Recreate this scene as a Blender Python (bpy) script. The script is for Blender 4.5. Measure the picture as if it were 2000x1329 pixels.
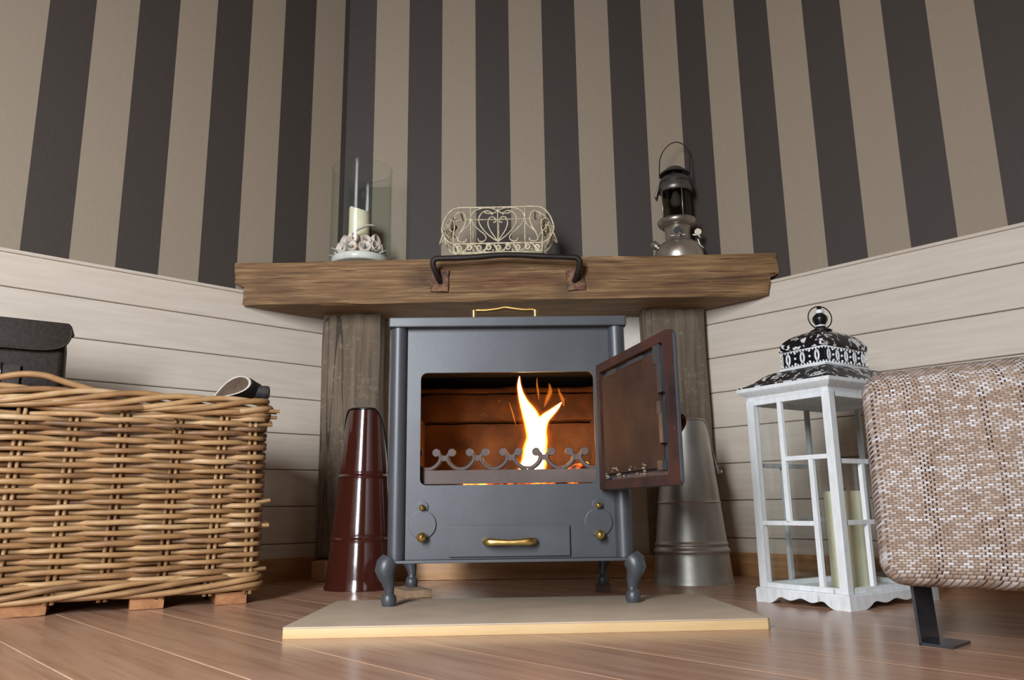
import bpy, bmesh, math, random
from mathutils import Vector, Matrix, noise

for o in list(bpy.data.objects):
    bpy.data.objects.remove(o)
scene = bpy.context.scene
COL = scene.collection
PI = math.pi


def lin(c):
    return tuple((x / 255 / 12.92) if x / 255 <= .04045 else ((x / 255 + .055) / 1.055) ** 2.4 for x in c)


# ------------------------------------------------------------------ camera
cd = bpy.data.cameras.new('camera')
cam = bpy.data.objects.new('camera', cd)
COL.objects.link(cam)
R_ = Vector((0.9997043, 0.02025311, -0.01345793)).normalized()
F_ = Vector((-0.01701451, 0.97799961, 0.20791169)).normalized()
U_ = R_.cross(F_)
cam.matrix_world = Matrix(((R_.x, U_.x, -F_.x, 0), (R_.y, U_.y, -F_.y, 0), (R_.z, U_.z, -F_.z, .203), (0, 0, 0, 1)))
cd.sensor_width = 36
cd.sensor_fit = 'HORIZONTAL'
cd.lens = 36 * 1532 / 2000
cd.clip_start = .02
scene.camera = cam

# ------------------------------------------------------------------ light and exposure
scene.view_settings.view_transform = 'Standard'
scene.view_settings.look = 'None'
scene.view_settings.gamma = 1
scene.view_settings.use_curve_mapping = False
scene.view_settings.exposure = 0.0
w = bpy.data.worlds.new('world')
scene.world = w
w.use_nodes = True
w.node_tree.nodes['Background'].inputs[0].default_value = (.55, .68, .9, 1)
w.node_tree.nodes['Background'].inputs[1].default_value = .6


def area(name, loc, target, sx, sy, power, colour):
    l = bpy.data.lights.new(name, 'AREA')
    l.shape = 'RECTANGLE'
    l.size, l.size_y, l.energy, l.color = sx, sy, power, colour
    o = bpy.data.objects.new(name, l)
    COL.objects.link(o)
    o.location = loc
    o.rotation_euler = (Vector(target) - Vector(loc)).to_track_quat('-Z', 'Y').to_euler()
    return o


# daylight that comes in through the glazed doors behind the photographer, and an added warm fill overhead that tints the shadows
win_light = area('window_daylight', (-1.07, -1.27, 1.10), (-.62, 1.6, -.70), .56, 1.55, 94, (.93, .955, 1.0))
win_light.data.spread = math.radians(138)     # beam narrowed to darken the upper walls
area('warm_shadow_fill', (.15, .2, 2.34), (.15, .2, 0), .5, .5, 2.6, (1, .58, .28))

# ------------------------------------------------------------------ mesh builder


class MB:
    def __init__(self):
        self.v, self.f, self.uv = [], [], None

    def add(self, verts, faces):
        b = len(self.v)
        self.v += [tuple(p) for p in verts]
        self.f += [tuple(b + i for i in q) for q in faces]

    def box(self, x0, x1, y0, y1, z0, z1, m=None):
        p = [Vector((x, y, z)) for z in (z0, z1) for y in (y0, y1) for x in (x0, x1)]
        if m:
            p = [m @ q for q in p]
        self.add(p, [(0, 2, 3, 1), (4, 5, 7, 6), (0, 1, 5, 4), (2, 6, 7, 3), (0, 4, 6, 2), (1, 3, 7, 5)])
        return self

    def prism(self, poly, fn, a, b):
        """poly: 2D outline; fn(u, v, w) -> xyz; extruded from w=a to w=b"""
        n = len(poly)
        self.add([fn(u, v, a) for u, v in poly] + [fn(u, v, b) for u, v in poly],
                 [tuple(range(n))[::-1], tuple(range(n, 2 * n))] + [(i, (i + 1) % n, n + (i + 1) % n, n + i) for i in range(n)])
        return self

    def tube(self, pts, rad, n=8, closed=False, flat=1.0, up=None):
        pts = [Vector(p) for p in pts]
        k = len(pts)
        if not isinstance(rad, (list, tuple)):
            rad = [rad] * k
        tang = []
        for i in range(k):
            a = pts[(i - 1) % k] if (closed or i) else pts[0]
            b = pts[(i + 1) % k] if (closed or i < k - 1) else pts[-1]
            t = b - a
            tang.append(t.normalized() if t.length > 1e-9 else Vector((0, 0, 1)))
        nrm = Vector(up) if up else (Vector((0, 0, 1)) if abs(tang[0].z) < .9 else Vector((1, 0, 0)))
        vs = []
        for i in range(k):
            t = tang[i]
            base = Vector(up) if up else nrm
            nrm = (base - t * base.dot(t))
            if nrm.length < 1e-6:
                nrm = t.orthogonal()
            nrm.normalize()
            bi = t.cross(nrm)
            for j in range(n):
                a = 2 * PI * j / n
                vs.append(pts[i] + (nrm * math.cos(a) * flat + bi * math.sin(a)) * rad[i])
        fs = []
        for i in range(k if closed else k - 1):
            i2 = (i + 1) % k
            for j in range(n):
                j2 = (j + 1) % n
                fs.append((i * n + j, i * n + j2, i2 * n + j2, i2 * n + j))
        if not closed:
            fs.append(tuple(range(n))[::-1])
            fs.append(tuple((k - 1) * n + j for j in range(n)))
        self.add(vs, fs)
        return self

    def lathe(self, prof, n=32, c=(0, 0, 0), m=None, sx=1, sy=1, closed=False):
        vs, fs = [], []
        for r, z in prof:
            for j in range(n):
                a = 2 * PI * j / n
                p = Vector((c[0] + r * sx * math.cos(a), c[1] + r * sy * math.sin(a), c[2] + z))
                vs.append(m @ p if m else p)
        k = len(prof)
        for i in range(k if closed else k - 1):
            i2 = (i + 1) % k
            for j in range(n):
                j2 = (j + 1) % n
                fs.append((i * n + j, i * n + j2, i2 * n + j2, i2 * n + j))
        if not closed:
            if prof[0][0] > 1e-6:
                fs.append(tuple(range(n))[::-1])
            if prof[-1][0] > 1e-6:
                fs.append(tuple((k - 1) * n + j for j in range(n)))
        self.add(vs, fs)
        return self

    def ball(self, c, r, n=12, sz=1.0, m=None):
        k = max(4, n // 2)
        return self.lathe([(r * math.sin(PI * i / k) + 1e-7, -r * sz * math.cos(PI * i / k)) for i in range(k + 1)], n, c, m)

    def loft(self, loops, cap=True):
        n = len(loops[0])
        vs = [p for l in loops for p in l]
        fs = []
        for i in range(len(loops) - 1):
            for j in range(n):
                j2 = (j + 1) % n
                fs.append((i * n + j, i * n + j2, (i + 1) * n + j2, (i + 1) * n + j))
        if cap:
            fs.append(tuple(range(n))[::-1])
            fs.append(tuple((len(loops) - 1) * n + j for j in range(n)))
        self.add(vs, fs)
        return self

    def rough_box(self, x0, x1, y0, y1, z0, z1, nx, ny, nz, amp, freq, warp=None, seed=0, stretch=(1, 1, 1)):
        idx, vs, fs = {}, [], []

        def vert(i, j, k):
            key = (i, j, k)
            if key not in idx:
                p = Vector((x0 + (x1 - x0) * i / nx, y0 + (y1 - y0) * j / ny, z0 + (z1 - z0) * k / nz))
                q = Vector((p.x * stretch[0], p.y * stretch[1], p.z * stretch[2])) * freq + Vector((seed, seed * 2, 0))
                d = noise.noise_vector(q) * amp + noise.noise_vector(q * 3.1) * amp * .5
                edge = (i in (0, nx)) + (j in (0, ny)) + (k in (0, nz))
                if edge >= 2:   # worn arrises
                    c = Vector(((x0 + x1) / 2, (y0 + y1) / 2, (z0 + z1) / 2))
                    s = (c - p)
                    wv = Vector((0 if i not in (0, nx) else math.copysign(1, s.x), 0 if j not in (0, ny) else math.copysign(1, s.y),
                                 0 if k not in (0, nz) else math.copysign(1, s.z)))
                    d += wv * amp * (1.0 + 1.5 * noise.noise(q * 2))
                p = p + d
                if warp:
                    p = warp(p)
                idx[key] = len(vs)
                vs.append(p)
            return idx[key]
        for i in range(nx):
            for k in range(nz):
                fs.append((vert(i, 0, k), vert(i + 1, 0, k), vert(i + 1, 0, k + 1), vert(i, 0, k + 1)))
                fs.append((vert(i, ny, k), vert(i, ny, k + 1), vert(i + 1, ny, k + 1), vert(i + 1, ny, k)))
        for i in range(nx):
            for j in range(ny):
                fs.append((vert(i, j, 0), vert(i, j + 1, 0), vert(i + 1, j + 1, 0), vert(i + 1, j, 0)))
                fs.append((vert(i, j, nz), vert(i + 1, j, nz), vert(i + 1, j + 1, nz), vert(i, j + 1, nz)))
        for j in range(ny):
            for k in range(nz):
                fs.append((vert(0, j, k), vert(0, j, k + 1), vert(0, j + 1, k + 1), vert(0, j + 1, k)))
                fs.append((vert(nx, j, k), vert(nx, j + 1, k), vert(nx, j + 1, k + 1), vert(nx, j, k + 1)))
        self.add(vs, fs)
        return self

    def mesh(self, name, mat, bevel=0, smooth=35, seg=2):
        me = bpy.data.meshes.new(name)
        bm = bmesh.new()
        bv = [bm.verts.new(p) for p in self.v]
        for q in self.f:
            if len(set(q)) > 2:
                try:
                    bm.faces.new([bv[i] for i in q])
                except ValueError:
                    pass
        bmesh.ops.recalc_face_normals(bm, faces=bm.faces)
        if bevel:
            es = [e for e in bm.edges if len(e.link_faces) == 2 and e.calc_face_angle() > .6]
            bmesh.ops.bevel(bm, geom=es, offset=bevel, segments=seg, profile=.6, affect='EDGES', clamp_overlap=True)
        bm.to_mesh(me)
        bm.free()
        for m in (mat if isinstance(mat, (list, tuple)) else [mat]):
            me.materials.append(m)
        me.shade_smooth()
        if smooth < 180:
            me.set_sharp_from_angle(angle=math.radians(smooth))
        return me

    def build(self, name, mat, parent=None, bevel=0, smooth=35, seg=2):
        if bevel and smooth == 35:
            smooth = 6
        return link(name, self.mesh(name, mat, bevel, smooth, seg), parent)


def link(name, me, parent=None, loc=None, rot=None):
    o = bpy.data.objects.new(name, me)
    COL.objects.link(o)
    if parent:
        o.parent = parent
    if loc:
        o.location = loc
    if rot:
        o.rotation_euler = rot
    return o


def tag(o, label=None, cat=None, group=None, kind=None):
    if label: o['label'] = label
    if cat: o['category'] = cat
    if group: o['group'] = group
    if kind: o['kind'] = kind
    return o


def thing(name, label, cat, loc=(0, 0, 0), rz=0, group=None):
    o = bpy.data.objects.new(name, None)
    o.empty_display_size = .05
    COL.objects.link(o)
    o.location = loc
    o.rotation_euler = (0, 0, rz)
    return tag(o, label, cat, group)


def copy_tree(o, parent=None):
    c = o.copy()
    COL.objects.link(c)
    if parent:
        c.parent = parent
    for ch in list(o.children):
        copy_tree(ch, c)
    return c


def smooth_path(pts, k=6):
    """Catmull-Rom through the given points"""
    p = [Vector(q) for q in pts]
    out = []
    for i in range(len(p) - 1):
        a, b, c, d = p[max(i - 1, 0)], p[i], p[i + 1], p[min(i + 2, len(p) - 1)]
        for j in range(k):
            t = j / k
            out.append(.5 * ((2 * b) + (c - a) * t + (2 * a - 5 * b + 4 * c - d) * t * t + (3 * b - a - 3 * c + d) * t ** 3))
    out.append(p[-1])
    return out


def lerp_list(vals, k):
    out = []
    for i in range(len(vals) - 1):
        out += [vals[i] + (vals[i + 1] - vals[i]) * j / k for j in range(k)]
    return out + [vals[-1]]


# ------------------------------------------------------------------ material helpers


class NT:
    def __init__(self, name):
        self.m = bpy.data.materials.new(name)
        self.m.use_nodes = True
        self.t = self.m.node_tree
        self.b = self.t.nodes['Principled BSDF']
        self.out = self.t.nodes['Material Output']

    def n(self, typ, **kw):
        x = self.t.nodes.new(typ)
        for k, v in kw.items():
            setattr(x, k, v)
        return x

    def l(self, a, b):
        self.t.links.new(a, b)

    def inp(self, node, key, val):
        if hasattr(val, 'links') or isinstance(val, bpy.types.NodeSocket):
            self.l(val, node.inputs[key])
        else:
            node.inputs[key].default_value = val

    def math(self, op, a, b=0.0, c=None):
        x = self.n('ShaderNodeMath', operation=op)
        self.inp(x, 0, a)
        self.inp(x, 1, b)
        if c is not None:
            self.inp(x, 2, c)
        return x.outputs[0]

    def coords(self, scale=(1, 1, 1), kind='Object', rot=(0, 0, 0), rnd=False):
        tc = self.n('ShaderNodeTexCoord')
        mp = self.n('ShaderNodeMapping')
        mp.inputs['Scale'].default_value = scale
        mp.inputs['Rotation'].default_value = rot
        self.l(tc.outputs[kind], mp.inputs[0])
        if rnd:
            oi = self.n('ShaderNodeObjectInfo')
            v = self.n('ShaderNodeVectorMath', operation='SCALE')
            v.inputs[0].default_value = (37, 21, 53)
            self.l(oi.outputs['Random'], v.inputs['Scale'])
            self.l(v.outputs[0], mp.inputs['Location'])
        return mp.outputs[0]

    def noise(self, vec, scale=5, detail=4, rough=.55, dist=0):
        x = self.n('ShaderNodeTexNoise')
        self.l(vec, x.inputs['Vector'])
        x.inputs['Scale'].default_value = scale
        x.inputs['Detail'].default_value = detail
        x.inputs['Roughness'].default_value = rough
        x.inputs['Distortion'].default_value = dist
        return x.outputs['Fac']

    def ramp(self, fac, stops, interp='LINEAR'):
        x = self.n('ShaderNodeValToRGB')
        x.color_ramp.interpolation = interp
        els = x.color_ramp.elements
        while len(els) < len(stops):
            els.new(.5)
        for e, (p, c) in zip(els, stops):
            e.position = p
            e.color = (*lin(c), 1) if len(c) == 3 else c
        self.l(fac, x.inputs[0])
        return x.outputs[0]

    def mix(self, fac, a, b, mode='MIX'):
        x = self.n('ShaderNodeMix', data_type='RGBA', blend_type=mode)
        self.inp(x, 0, fac)
        for s, v in ((6, a), (7, b)):
            if isinstance(v, tuple):
                x.inputs[s].default_value = (*lin(v), 1) if len(v) == 3 else v
            else:
                self.l(v, x.inputs[s])
        return x.outputs[2]

    def bump(self, h, strength=.3, dist=.01):
        x = self.n('ShaderNodeBump')
        x.inputs['Strength'].default_value = strength
        x.inputs['Distance'].default_value = dist
        self.l(h, x.inputs['Height'])
        self.l(x.outputs[0], self.b.inputs['Normal'])

    def set(self, **kw):
        names = dict(col='Base Color', rough='Roughness', metal='Metallic', spec='Specular IOR Level', coat='Coat Weight',
                     trans='Transmission Weight', ior='IOR', emit='Emission Strength', emcol='Emission Color', sss='Subsurface Weight', coatr='Coat Roughness')
        for k, v in kw.items():
            if isinstance(v, tuple) and len(v) == 3:
                v = (*lin(v), 1)
            self.inp(self.b, names[k], v)
        return self


def plain(name, col, rough=.5, metal=0.0, var=.12, scale=30, bump=0.0, **kw):
    t = NT(name)
    v = t.coords()
    f = t.noise(v, scale, 4)
    dark = tuple(max(0, c * (1 - var)) for c in col)
    light = tuple(min(255, c * (1 + var)) for c in col)
    t.set(col=t.ramp(f, [(.3, dark), (.7, light)]), rough=rough, metal=metal, **kw)
    if bump:
        t.bump(f, bump, .004)
    return t.m


def wood(name, dark, mid, light, grain=(2, 30, 30), rough=.6, bump=.3, spots=(), rnd=False, cracks=None, coat=0.0, stain=None, speck=None):
    t = NT(name)
    v = t.coords(grain, rnd=rnd)
    f = t.noise(v, 1.6, 8, .62, .4)
    col = t.ramp(f, [(.28, dark), (.5, mid), (.72, light)])
    big = t.noise(t.coords((1, 1, 1), rnd=rnd), 5, 3)
    col = t.mix(t.math('MULTIPLY', big, .45), col, mid)
    h = f
    if cracks:
        g2 = tuple(g * s for g, s in zip(grain, (.5, 1.5, 1.5)))
        c = t.noise(t.coords(tuple(g * (.45 if g < 5 else 1) for g in g2), rnd=rnd), 1.1, 2, .4, 0)
        band = t.math('LESS_THAN', t.math('ABSOLUTE', t.math('SUBTRACT', c, .45)), .009)
        col = t.mix(t.math('MULTIPLY', band, .8), col, cracks)
        h = t.math('SUBTRACT', f, t.math('MULTIPLY', band, .7))
    if stain:
        s = t.noise(t.coords((1.6, 1.6, 5)), 2.2, 3, .5)
        col = t.mix(t.ramp(s, [(.50, (0, 0, 0)), (.68, (190, 190, 190))]), col, stain)
    for c3, rad, amt, tint in spots:
        tc = t.n('ShaderNodeTexCoord')
        d = t.n('ShaderNodeVectorMath', operation='SUBTRACT')
        t.l(tc.outputs['Object'], d.inputs[0])
        d.inputs[1].default_value = c3
        sc = t.n('ShaderNodeVectorMath', operation='MULTIPLY')
        t.l(d.outputs[0], sc.inputs[0])
        sc.inputs[1].default_value = (1 / rad[0], 0, 1 / rad[1])
        ln = t.n('ShaderNodeVectorMath', operation='LENGTH')
        t.l(sc.outputs[0], ln.inputs[0])
        wn = t.noise(t.coords((8, 8, 30)), 2.0, 4)
        q = t.math('SUBTRACT', t.math('ADD', 1.35, t.math('MULTIPLY', wn, -.9)), ln.outputs['Value'])
        q = t.math('MULTIPLY', t.math('MINIMUM', t.math('MAXIMUM', q, 0.0), 1.0), amt)
        col = t.mix(q, col, tint)
    if speck:
        s = t.noise(t.coords((1, 1, 1)), 55, 4, .65)
        col = t.mix(t.ramp(s, [(.56, (0, 0, 0)), (.72, (200, 200, 200))]), col, speck)
    t.set(col=col, rough=rough, coat=coat)
    t.bump(h, bump, .006)
    return t.m


def metal_paint(name, col, rough=.45, var=.1, fine=260, bump=.06, metal=.0, spec=.5):
    t = NT(name)
    f = t.noise(t.coords(), fine, 2)
    g = t.noise(t.coords(), 9, 4)
    c = t.ramp(g, [(.3, tuple(x * (1 - var) for x in col)), (.7, tuple(min(255, x * (1 + var)) for x in col))])
    t.set(col=c, rough=rough, metal=metal, spec=spec)
    t.bump(f, bump, .001)
    return t.m


def thin_glass(name, tint=(235, 242, 240), refl=.9, rough=.02):
    t = NT(name)
    tr = t.n('ShaderNodeBsdfTransparent')
    tr.inputs[0].default_value = (*lin(tint), 1)
    gl = t.n('ShaderNodeBsdfGlossy')
    gl.inputs['Roughness'].default_value = rough
    lw = t.n('ShaderNodeLayerWeight')
    lw.inputs[0].default_value = .5
    fr = t.math('ADD', t.math('MULTIPLY', t.math('POWER', lw.outputs['Facing'], 5.0), .9), .04)
    mx = t.n('ShaderNodeMixShader')
    t.l(t.math('MULTIPLY', fr, refl), mx.inputs[0])
    t.l(tr.outputs[0], mx.inputs[1])
    t.l(gl.outputs[0], mx.inputs[2])
    t.l(mx.outputs[0], t.out.inputs['Surface'])
    return t.m


# ------------------------------------------------------------------ materials


def wallpaper():
    t = NT('striped_wallpaper')
    uv = t.n('ShaderNodeUVMap')
    sp = t.n('ShaderNodeSeparateXYZ')
    t.l(uv.outputs[0], sp.inputs[0])
    par = t.math('FLOORED_MODULO', t.math('FLOOR', sp.outputs[0]), 2.0)
    f = t.noise(t.coords((1, 1, .12)), 420, 3)
    g = t.noise(t.coords((1, 1, 1)), 260, 2)
    d = t.ramp(f, [(.3, (66, 60, 56)), (.7, (72, 66, 61))])
    l = t.ramp(f, [(.3, (150, 138, 121)), (.7, (157, 144, 127))])
    t.set(col=t.mix(par, d, l), rough=.62, spec=.35)
    t.bump(t.math('ADD', f, g), .05, .001)
    return t.m


M = {}
M['paper'] = wallpaper()


def clad():
    t = NT('painted_cladding')
    f = t.noise(t.coords((2, 2, 26), rnd=True), 3, 5, .6)
    s = t.noise(t.coords((3, 3, 8), rnd=True), 6, 3)
    c = t.ramp(f, [(.3, (208, 197, 181)), (.7, (220, 210, 196))])
    c = t.mix(t.ramp(s, [(.66, (0, 0, 0)), (.8, (90, 90, 90))]), c, (196, 160, 120))
    t.set(col=c, rough=.42)
    t.bump(f, .06, .002)
    return t.m


M['clad'] = clad()
M['plaster'] = plain('cream_plaster', (222, 215, 202), .7, var=.03)
M['gap'] = plain('shadow_gap', (140, 126, 108), .9)
M['skirting'] = wood('skirting_wood', (150, 108, 68), (178, 134, 88), (196, 154, 106), (3, 3, 40), .45, .1)
M['beam'] = wood('weathered_beam', (74, 50, 28), (132, 100, 64), (186, 154, 110), (3.2, 60, 60), .68, .7, cracks=(38, 25, 14), stain=(92, 62, 40), spots=[((-.30, 0, .070), (.10, .05), .85, (58, 34, 24)), ((-.05, 0, .062), (.20, .035), .8, (96, 44, 28)), ((.12, 0, .03), (.05, .04), .7, (62, 46, 36)), ((.20, 0, .06), (.09, .05), .5, (78, 46, 30))])
M['post'] = wood('weathered_post', (72, 59, 46), (104, 90, 73), (138, 123, 104), (34, 34, 1.6), .8, .4, cracks=(44, 34, 26), speck=(140, 130, 114))
M['ceilwood'] = wood('ceiling_boards', (66, 42, 26), (84, 56, 34), (98, 68, 44), (2, 30, 30), .6, .1)
M['rearwood'] = wood('rear_wall_boards', (64, 42, 26), (80, 56, 36), (94, 68, 46), (30, 30, 2), .6, .1)


def floor_mat():
    t = NT('laminate_plank')
    v = t.coords((2.2, 34, 10), rnd=True)
    f = t.noise(v, 1.5, 7, .6, .5)
    g = t.noise(t.coords((1.2, 5, 5), rnd=True), 2.2, 4, .5, .6)
    c = t.ramp(f, [(.25, (148, 111, 89)), (.5, (175, 138, 114)), (.75, (190, 156, 132))])
    c = t.mix(t.ramp(g, [(.5, (0, 0, 0)), (.75, (140, 140, 140))]), c, (148, 108, 84))
    t.set(col=c, rough=t.math('ADD', t.math('MULTIPLY', f, .10), .20), spec=.6)
    t.bump(f, .03, .001)
    return t.m


M['plank'] = floor_mat()
M['groove'] = plain('plank_bevel', (244, 220, 186), .4)
M['mdf'] = plain('hearth_board_face', (190, 172, 150), .55, var=.04, scale=14)
M['mdfedge'] = wood('hearth_board_edge', (196, 164, 116), (206, 176, 128), (214, 186, 140), (4, 4, 60), .55, .05)
M['stove'] = metal_paint('grey_stove_enamel', (70, 74, 79), .42, .07, 240, .08, metal=.2, spec=.6)
M['stovedark'] = metal_paint('dark_stove_steel', (46, 46, 48), .5, .2)
M['brass'] = metal_paint('polished_brass', (226, 194, 122), .34, .05, 200, .0, metal=1.0)
M['iron'] = metal_paint('black_wrought_iron', (46, 40, 38), .55, .25, 120, .3, metal=.4)


def rust():
    t = NT('rusty_plate')
    f = t.noise(t.coords(), 60, 6, .7)
    c = t.ramp(f, [(.3, (60, 42, 36)), (.5, (116, 84, 66)), (.62, (150, 116, 84)), (.75, (96, 50, 28))])
    t.set(col=c, rough=.75, metal=.2)
    t.bump(f, .5, .003)
    return t.m


M['rust'] = rust()


def scorched(name, a, b, c_):
    t = NT(name)
    f = t.noise(t.coords(), 9, 6, .65)
    s = t.noise(t.coords(), 90, 2)
    c = t.ramp(f, [(.3, a), (.5, b), (.72, c_)])
    c = t.mix(t.ramp(s, [(.70, (0, 0, 0)), (.78, (200, 200, 200))]), c, (150, 110, 78))
    t.set(col=c, rough=.85, metal=0.0, spec=.15)
    t.bump(f, .2, .003)
    return t.m


M['doorin'] = scorched('scorched_door_plate', (46, 35, 29), (60, 44, 36), (74, 54, 43))
M['doorframe'] = scorched('scorched_door_frame', (40, 32, 32), (57, 42, 40), (82, 50, 41))
M['soot'] = scorched('sooty_steel', (30, 26, 24), (44, 36, 32), (60, 46, 38))
M['firebrick'] = scorched('fire_brick', (44, 27, 15), (74, 45, 23), (98, 62, 32))
M['blacksoot'] = plain('black_soot', (16, 14, 13), .95)
M['fret'] = metal_paint('cast_iron_fret', (88, 76, 72), .6, .12, 120, .25, metal=.2)


def enamel():
    t = NT('brown_enamel')
    t.set(col=(58, 25, 18), rough=.12, spec=.5, coat=.3, coatr=.05)
    f = t.noise(t.coords(), 26, 3)
    t.bump(f, .05, .004)
    return t.m


M['enamel'] = enamel()
M['blackrim'] = plain('black_enamel_rim', (22, 18, 17), .25)


def zinc():
    t = NT('galvanised_zinc')
    vo = t.n('ShaderNodeTexVoronoi')
    vo.inputs['Scale'].default_value = 38
    t.l(t.coords((1, 1, .6)), vo.inputs['Vector'])
    f = t.noise(t.coords((1, 1, .35)), 18, 5)
    c = t.ramp(f, [(.3, (158, 154, 146)), (.7, (190, 188, 182))])
    sep = t.n('ShaderNodeSeparateColor')
    t.l(vo.outputs['Color'], sep.inputs[0])
    c = t.mix(t.math('MULTIPLY', sep.outputs[0], .18), c, (196, 200, 200))
    t.set(col=c, rough=t.math('ADD', t.math('MULTIPLY', f, .15), .34), metal=.8)
    t.bump(f, .08, .004)
    return t.m


M['zinc'] = zinc()


def cane():
    t = NT('rattan_cane')
    oi = t.n('ShaderNodeObjectInfo')
    f = t.noise(t.coords((1, 1, 1), rnd=True), 11, 3)
    g = t.noise(t.coords((1, 1, 1), rnd=True), 60, 4)
    fac = t.math('ADD', t.math('MULTIPLY', f, .75), t.math('MULTIPLY', oi.outputs['Random'], .28))
    c = t.ramp(fac, [(.22, (82, 62, 48)), (.36, (130, 96, 64)), (.52, (160, 123, 82)), (.66, (180, 145, 102)), (.85, (204, 180, 144))])
    c = t.mix(t.ramp(g, [(.62, (0, 0, 0)), (.78, (150, 150, 150))]), c, (104, 72, 46))
    t.set(col=c, rough=.45, spec=.4)
    t.bump(g, .15, .002)
    return t.m


M['cane'] = cane()
M['runner'] = wood('rough_batten', (120, 78, 46), (156, 106, 66), (178, 130, 84), (24, 3, 24), .7, .4)
M['leather'] = plain('black_leather', (38, 30, 25), .62, var=.25, scale=120, bump=.15, spec=.25)
M['leather2'] = plain('worn_leather_trim', (50, 42, 36), .6, var=.25, scale=120, bump=.15, spec=.25)
M['steel'] = metal_paint('dull_steel', (130, 132, 134), .35, .1, 100, 0, metal=1.0)
M['bark'] = plain('dark_bark', (44, 42, 44), .8, var=.35, scale=60, bump=.6)
M['bark2'] = plain('orange_bark', (150, 104, 62), .7, var=.2, scale=60, bump=.3)
M['cutwood'] = wood('cut_log_face', (70, 54, 42), (92, 74, 58), (116, 96, 78), (20, 3, 20), .7, .3)
M['palerim'] = plain('pale_wood_rim', (205, 198, 186), .7)


def distressed():
    t = NT('distressed_white_paint')
    f = t.noise(t.coords((5, 5, 1.6)), 16, 6, .7)
    g = t.noise(t.coords((1, 1, .2)), 80, 4, .7)
    fac = t.math('ADD', t.math('MULTIPLY', f, .6), t.math('MULTIPLY', g, .4))
    c = t.ramp(fac, [(.30, (120, 112, 104)), (.37, (214, 218, 218)), (.62, (232, 237, 239))])
    t.set(col=c, rough=.6)
    t.bump(fac, .2, .003)
    return t.m


M['white'] = distressed()


def mottle():
    t = NT('black_white_mottled_metal')
    f = t.noise(t.coords((1, 1, 1)), 48, 3, .55, 1.2)
    m = t.ramp(f, [(.545, (0, 0, 0)), (.575, (255, 255, 255))])
    t.set(col=t.mix(m, (18, 17, 20), (222, 224, 226)), rough=.4)
    t.bump(f, .25, .003)
    return t.m


M['mottle'] = mottle()
M['blackmetal'] = plain('black_metal', (20, 20, 23), .3)
M['wax'] = plain('ivory_wax', (238, 232, 198), .5, var=.03)
M['waxgreen'] = plain('pale_green_wax', (238, 236, 200), .5, var=.02, sss=.35)
M['waxgreen'].node_tree.nodes['Principled BSDF'].inputs['Subsurface Scale'].default_value = .012
M['wick'] = plain('wick', (70, 56, 40), .8)
M['glass'] = thin_glass('clear_glass', (253, 254, 254))
M['vaseglass'] = thin_glass('vase_glass', (252, 254, 253), .30, .09)
M['lampglass'] = thin_glass('smoked_chimney_glass', (205, 203, 196), 1.0)
M['ceramic'] = plain('glazed_ceramic', (228, 226, 220), .25, var=.05)
M['petal'] = plain('ceramic_petals', (222, 206, 198), .4, var=.08, scale=60)
M['leaf'] = plain('ceramic_leaves', (176, 186, 180), .4, var=.1, scale=60)
M['heart'] = plain('ceramic_flower_heart', (150, 112, 70), .5)
M['cream'] = plain('chipped_cream_wire', (208, 198, 168), .55, var=.16, scale=70, bump=.2)
M['nickel'] = metal_paint('aged_nickel', (178, 170, 158), .32, .18, 60, .05, metal=.78)
M['nickeldark'] = metal_paint('dark_nickel', (112, 108, 104), .38, .2, 60, .05, metal=.75)
M['mantle'] = plain('gas_mantle', (150, 150, 146), .8)
M['char'] = plain('charred_log', (40, 30, 25), .9, var=.4, scale=50, bump=.5)


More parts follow.
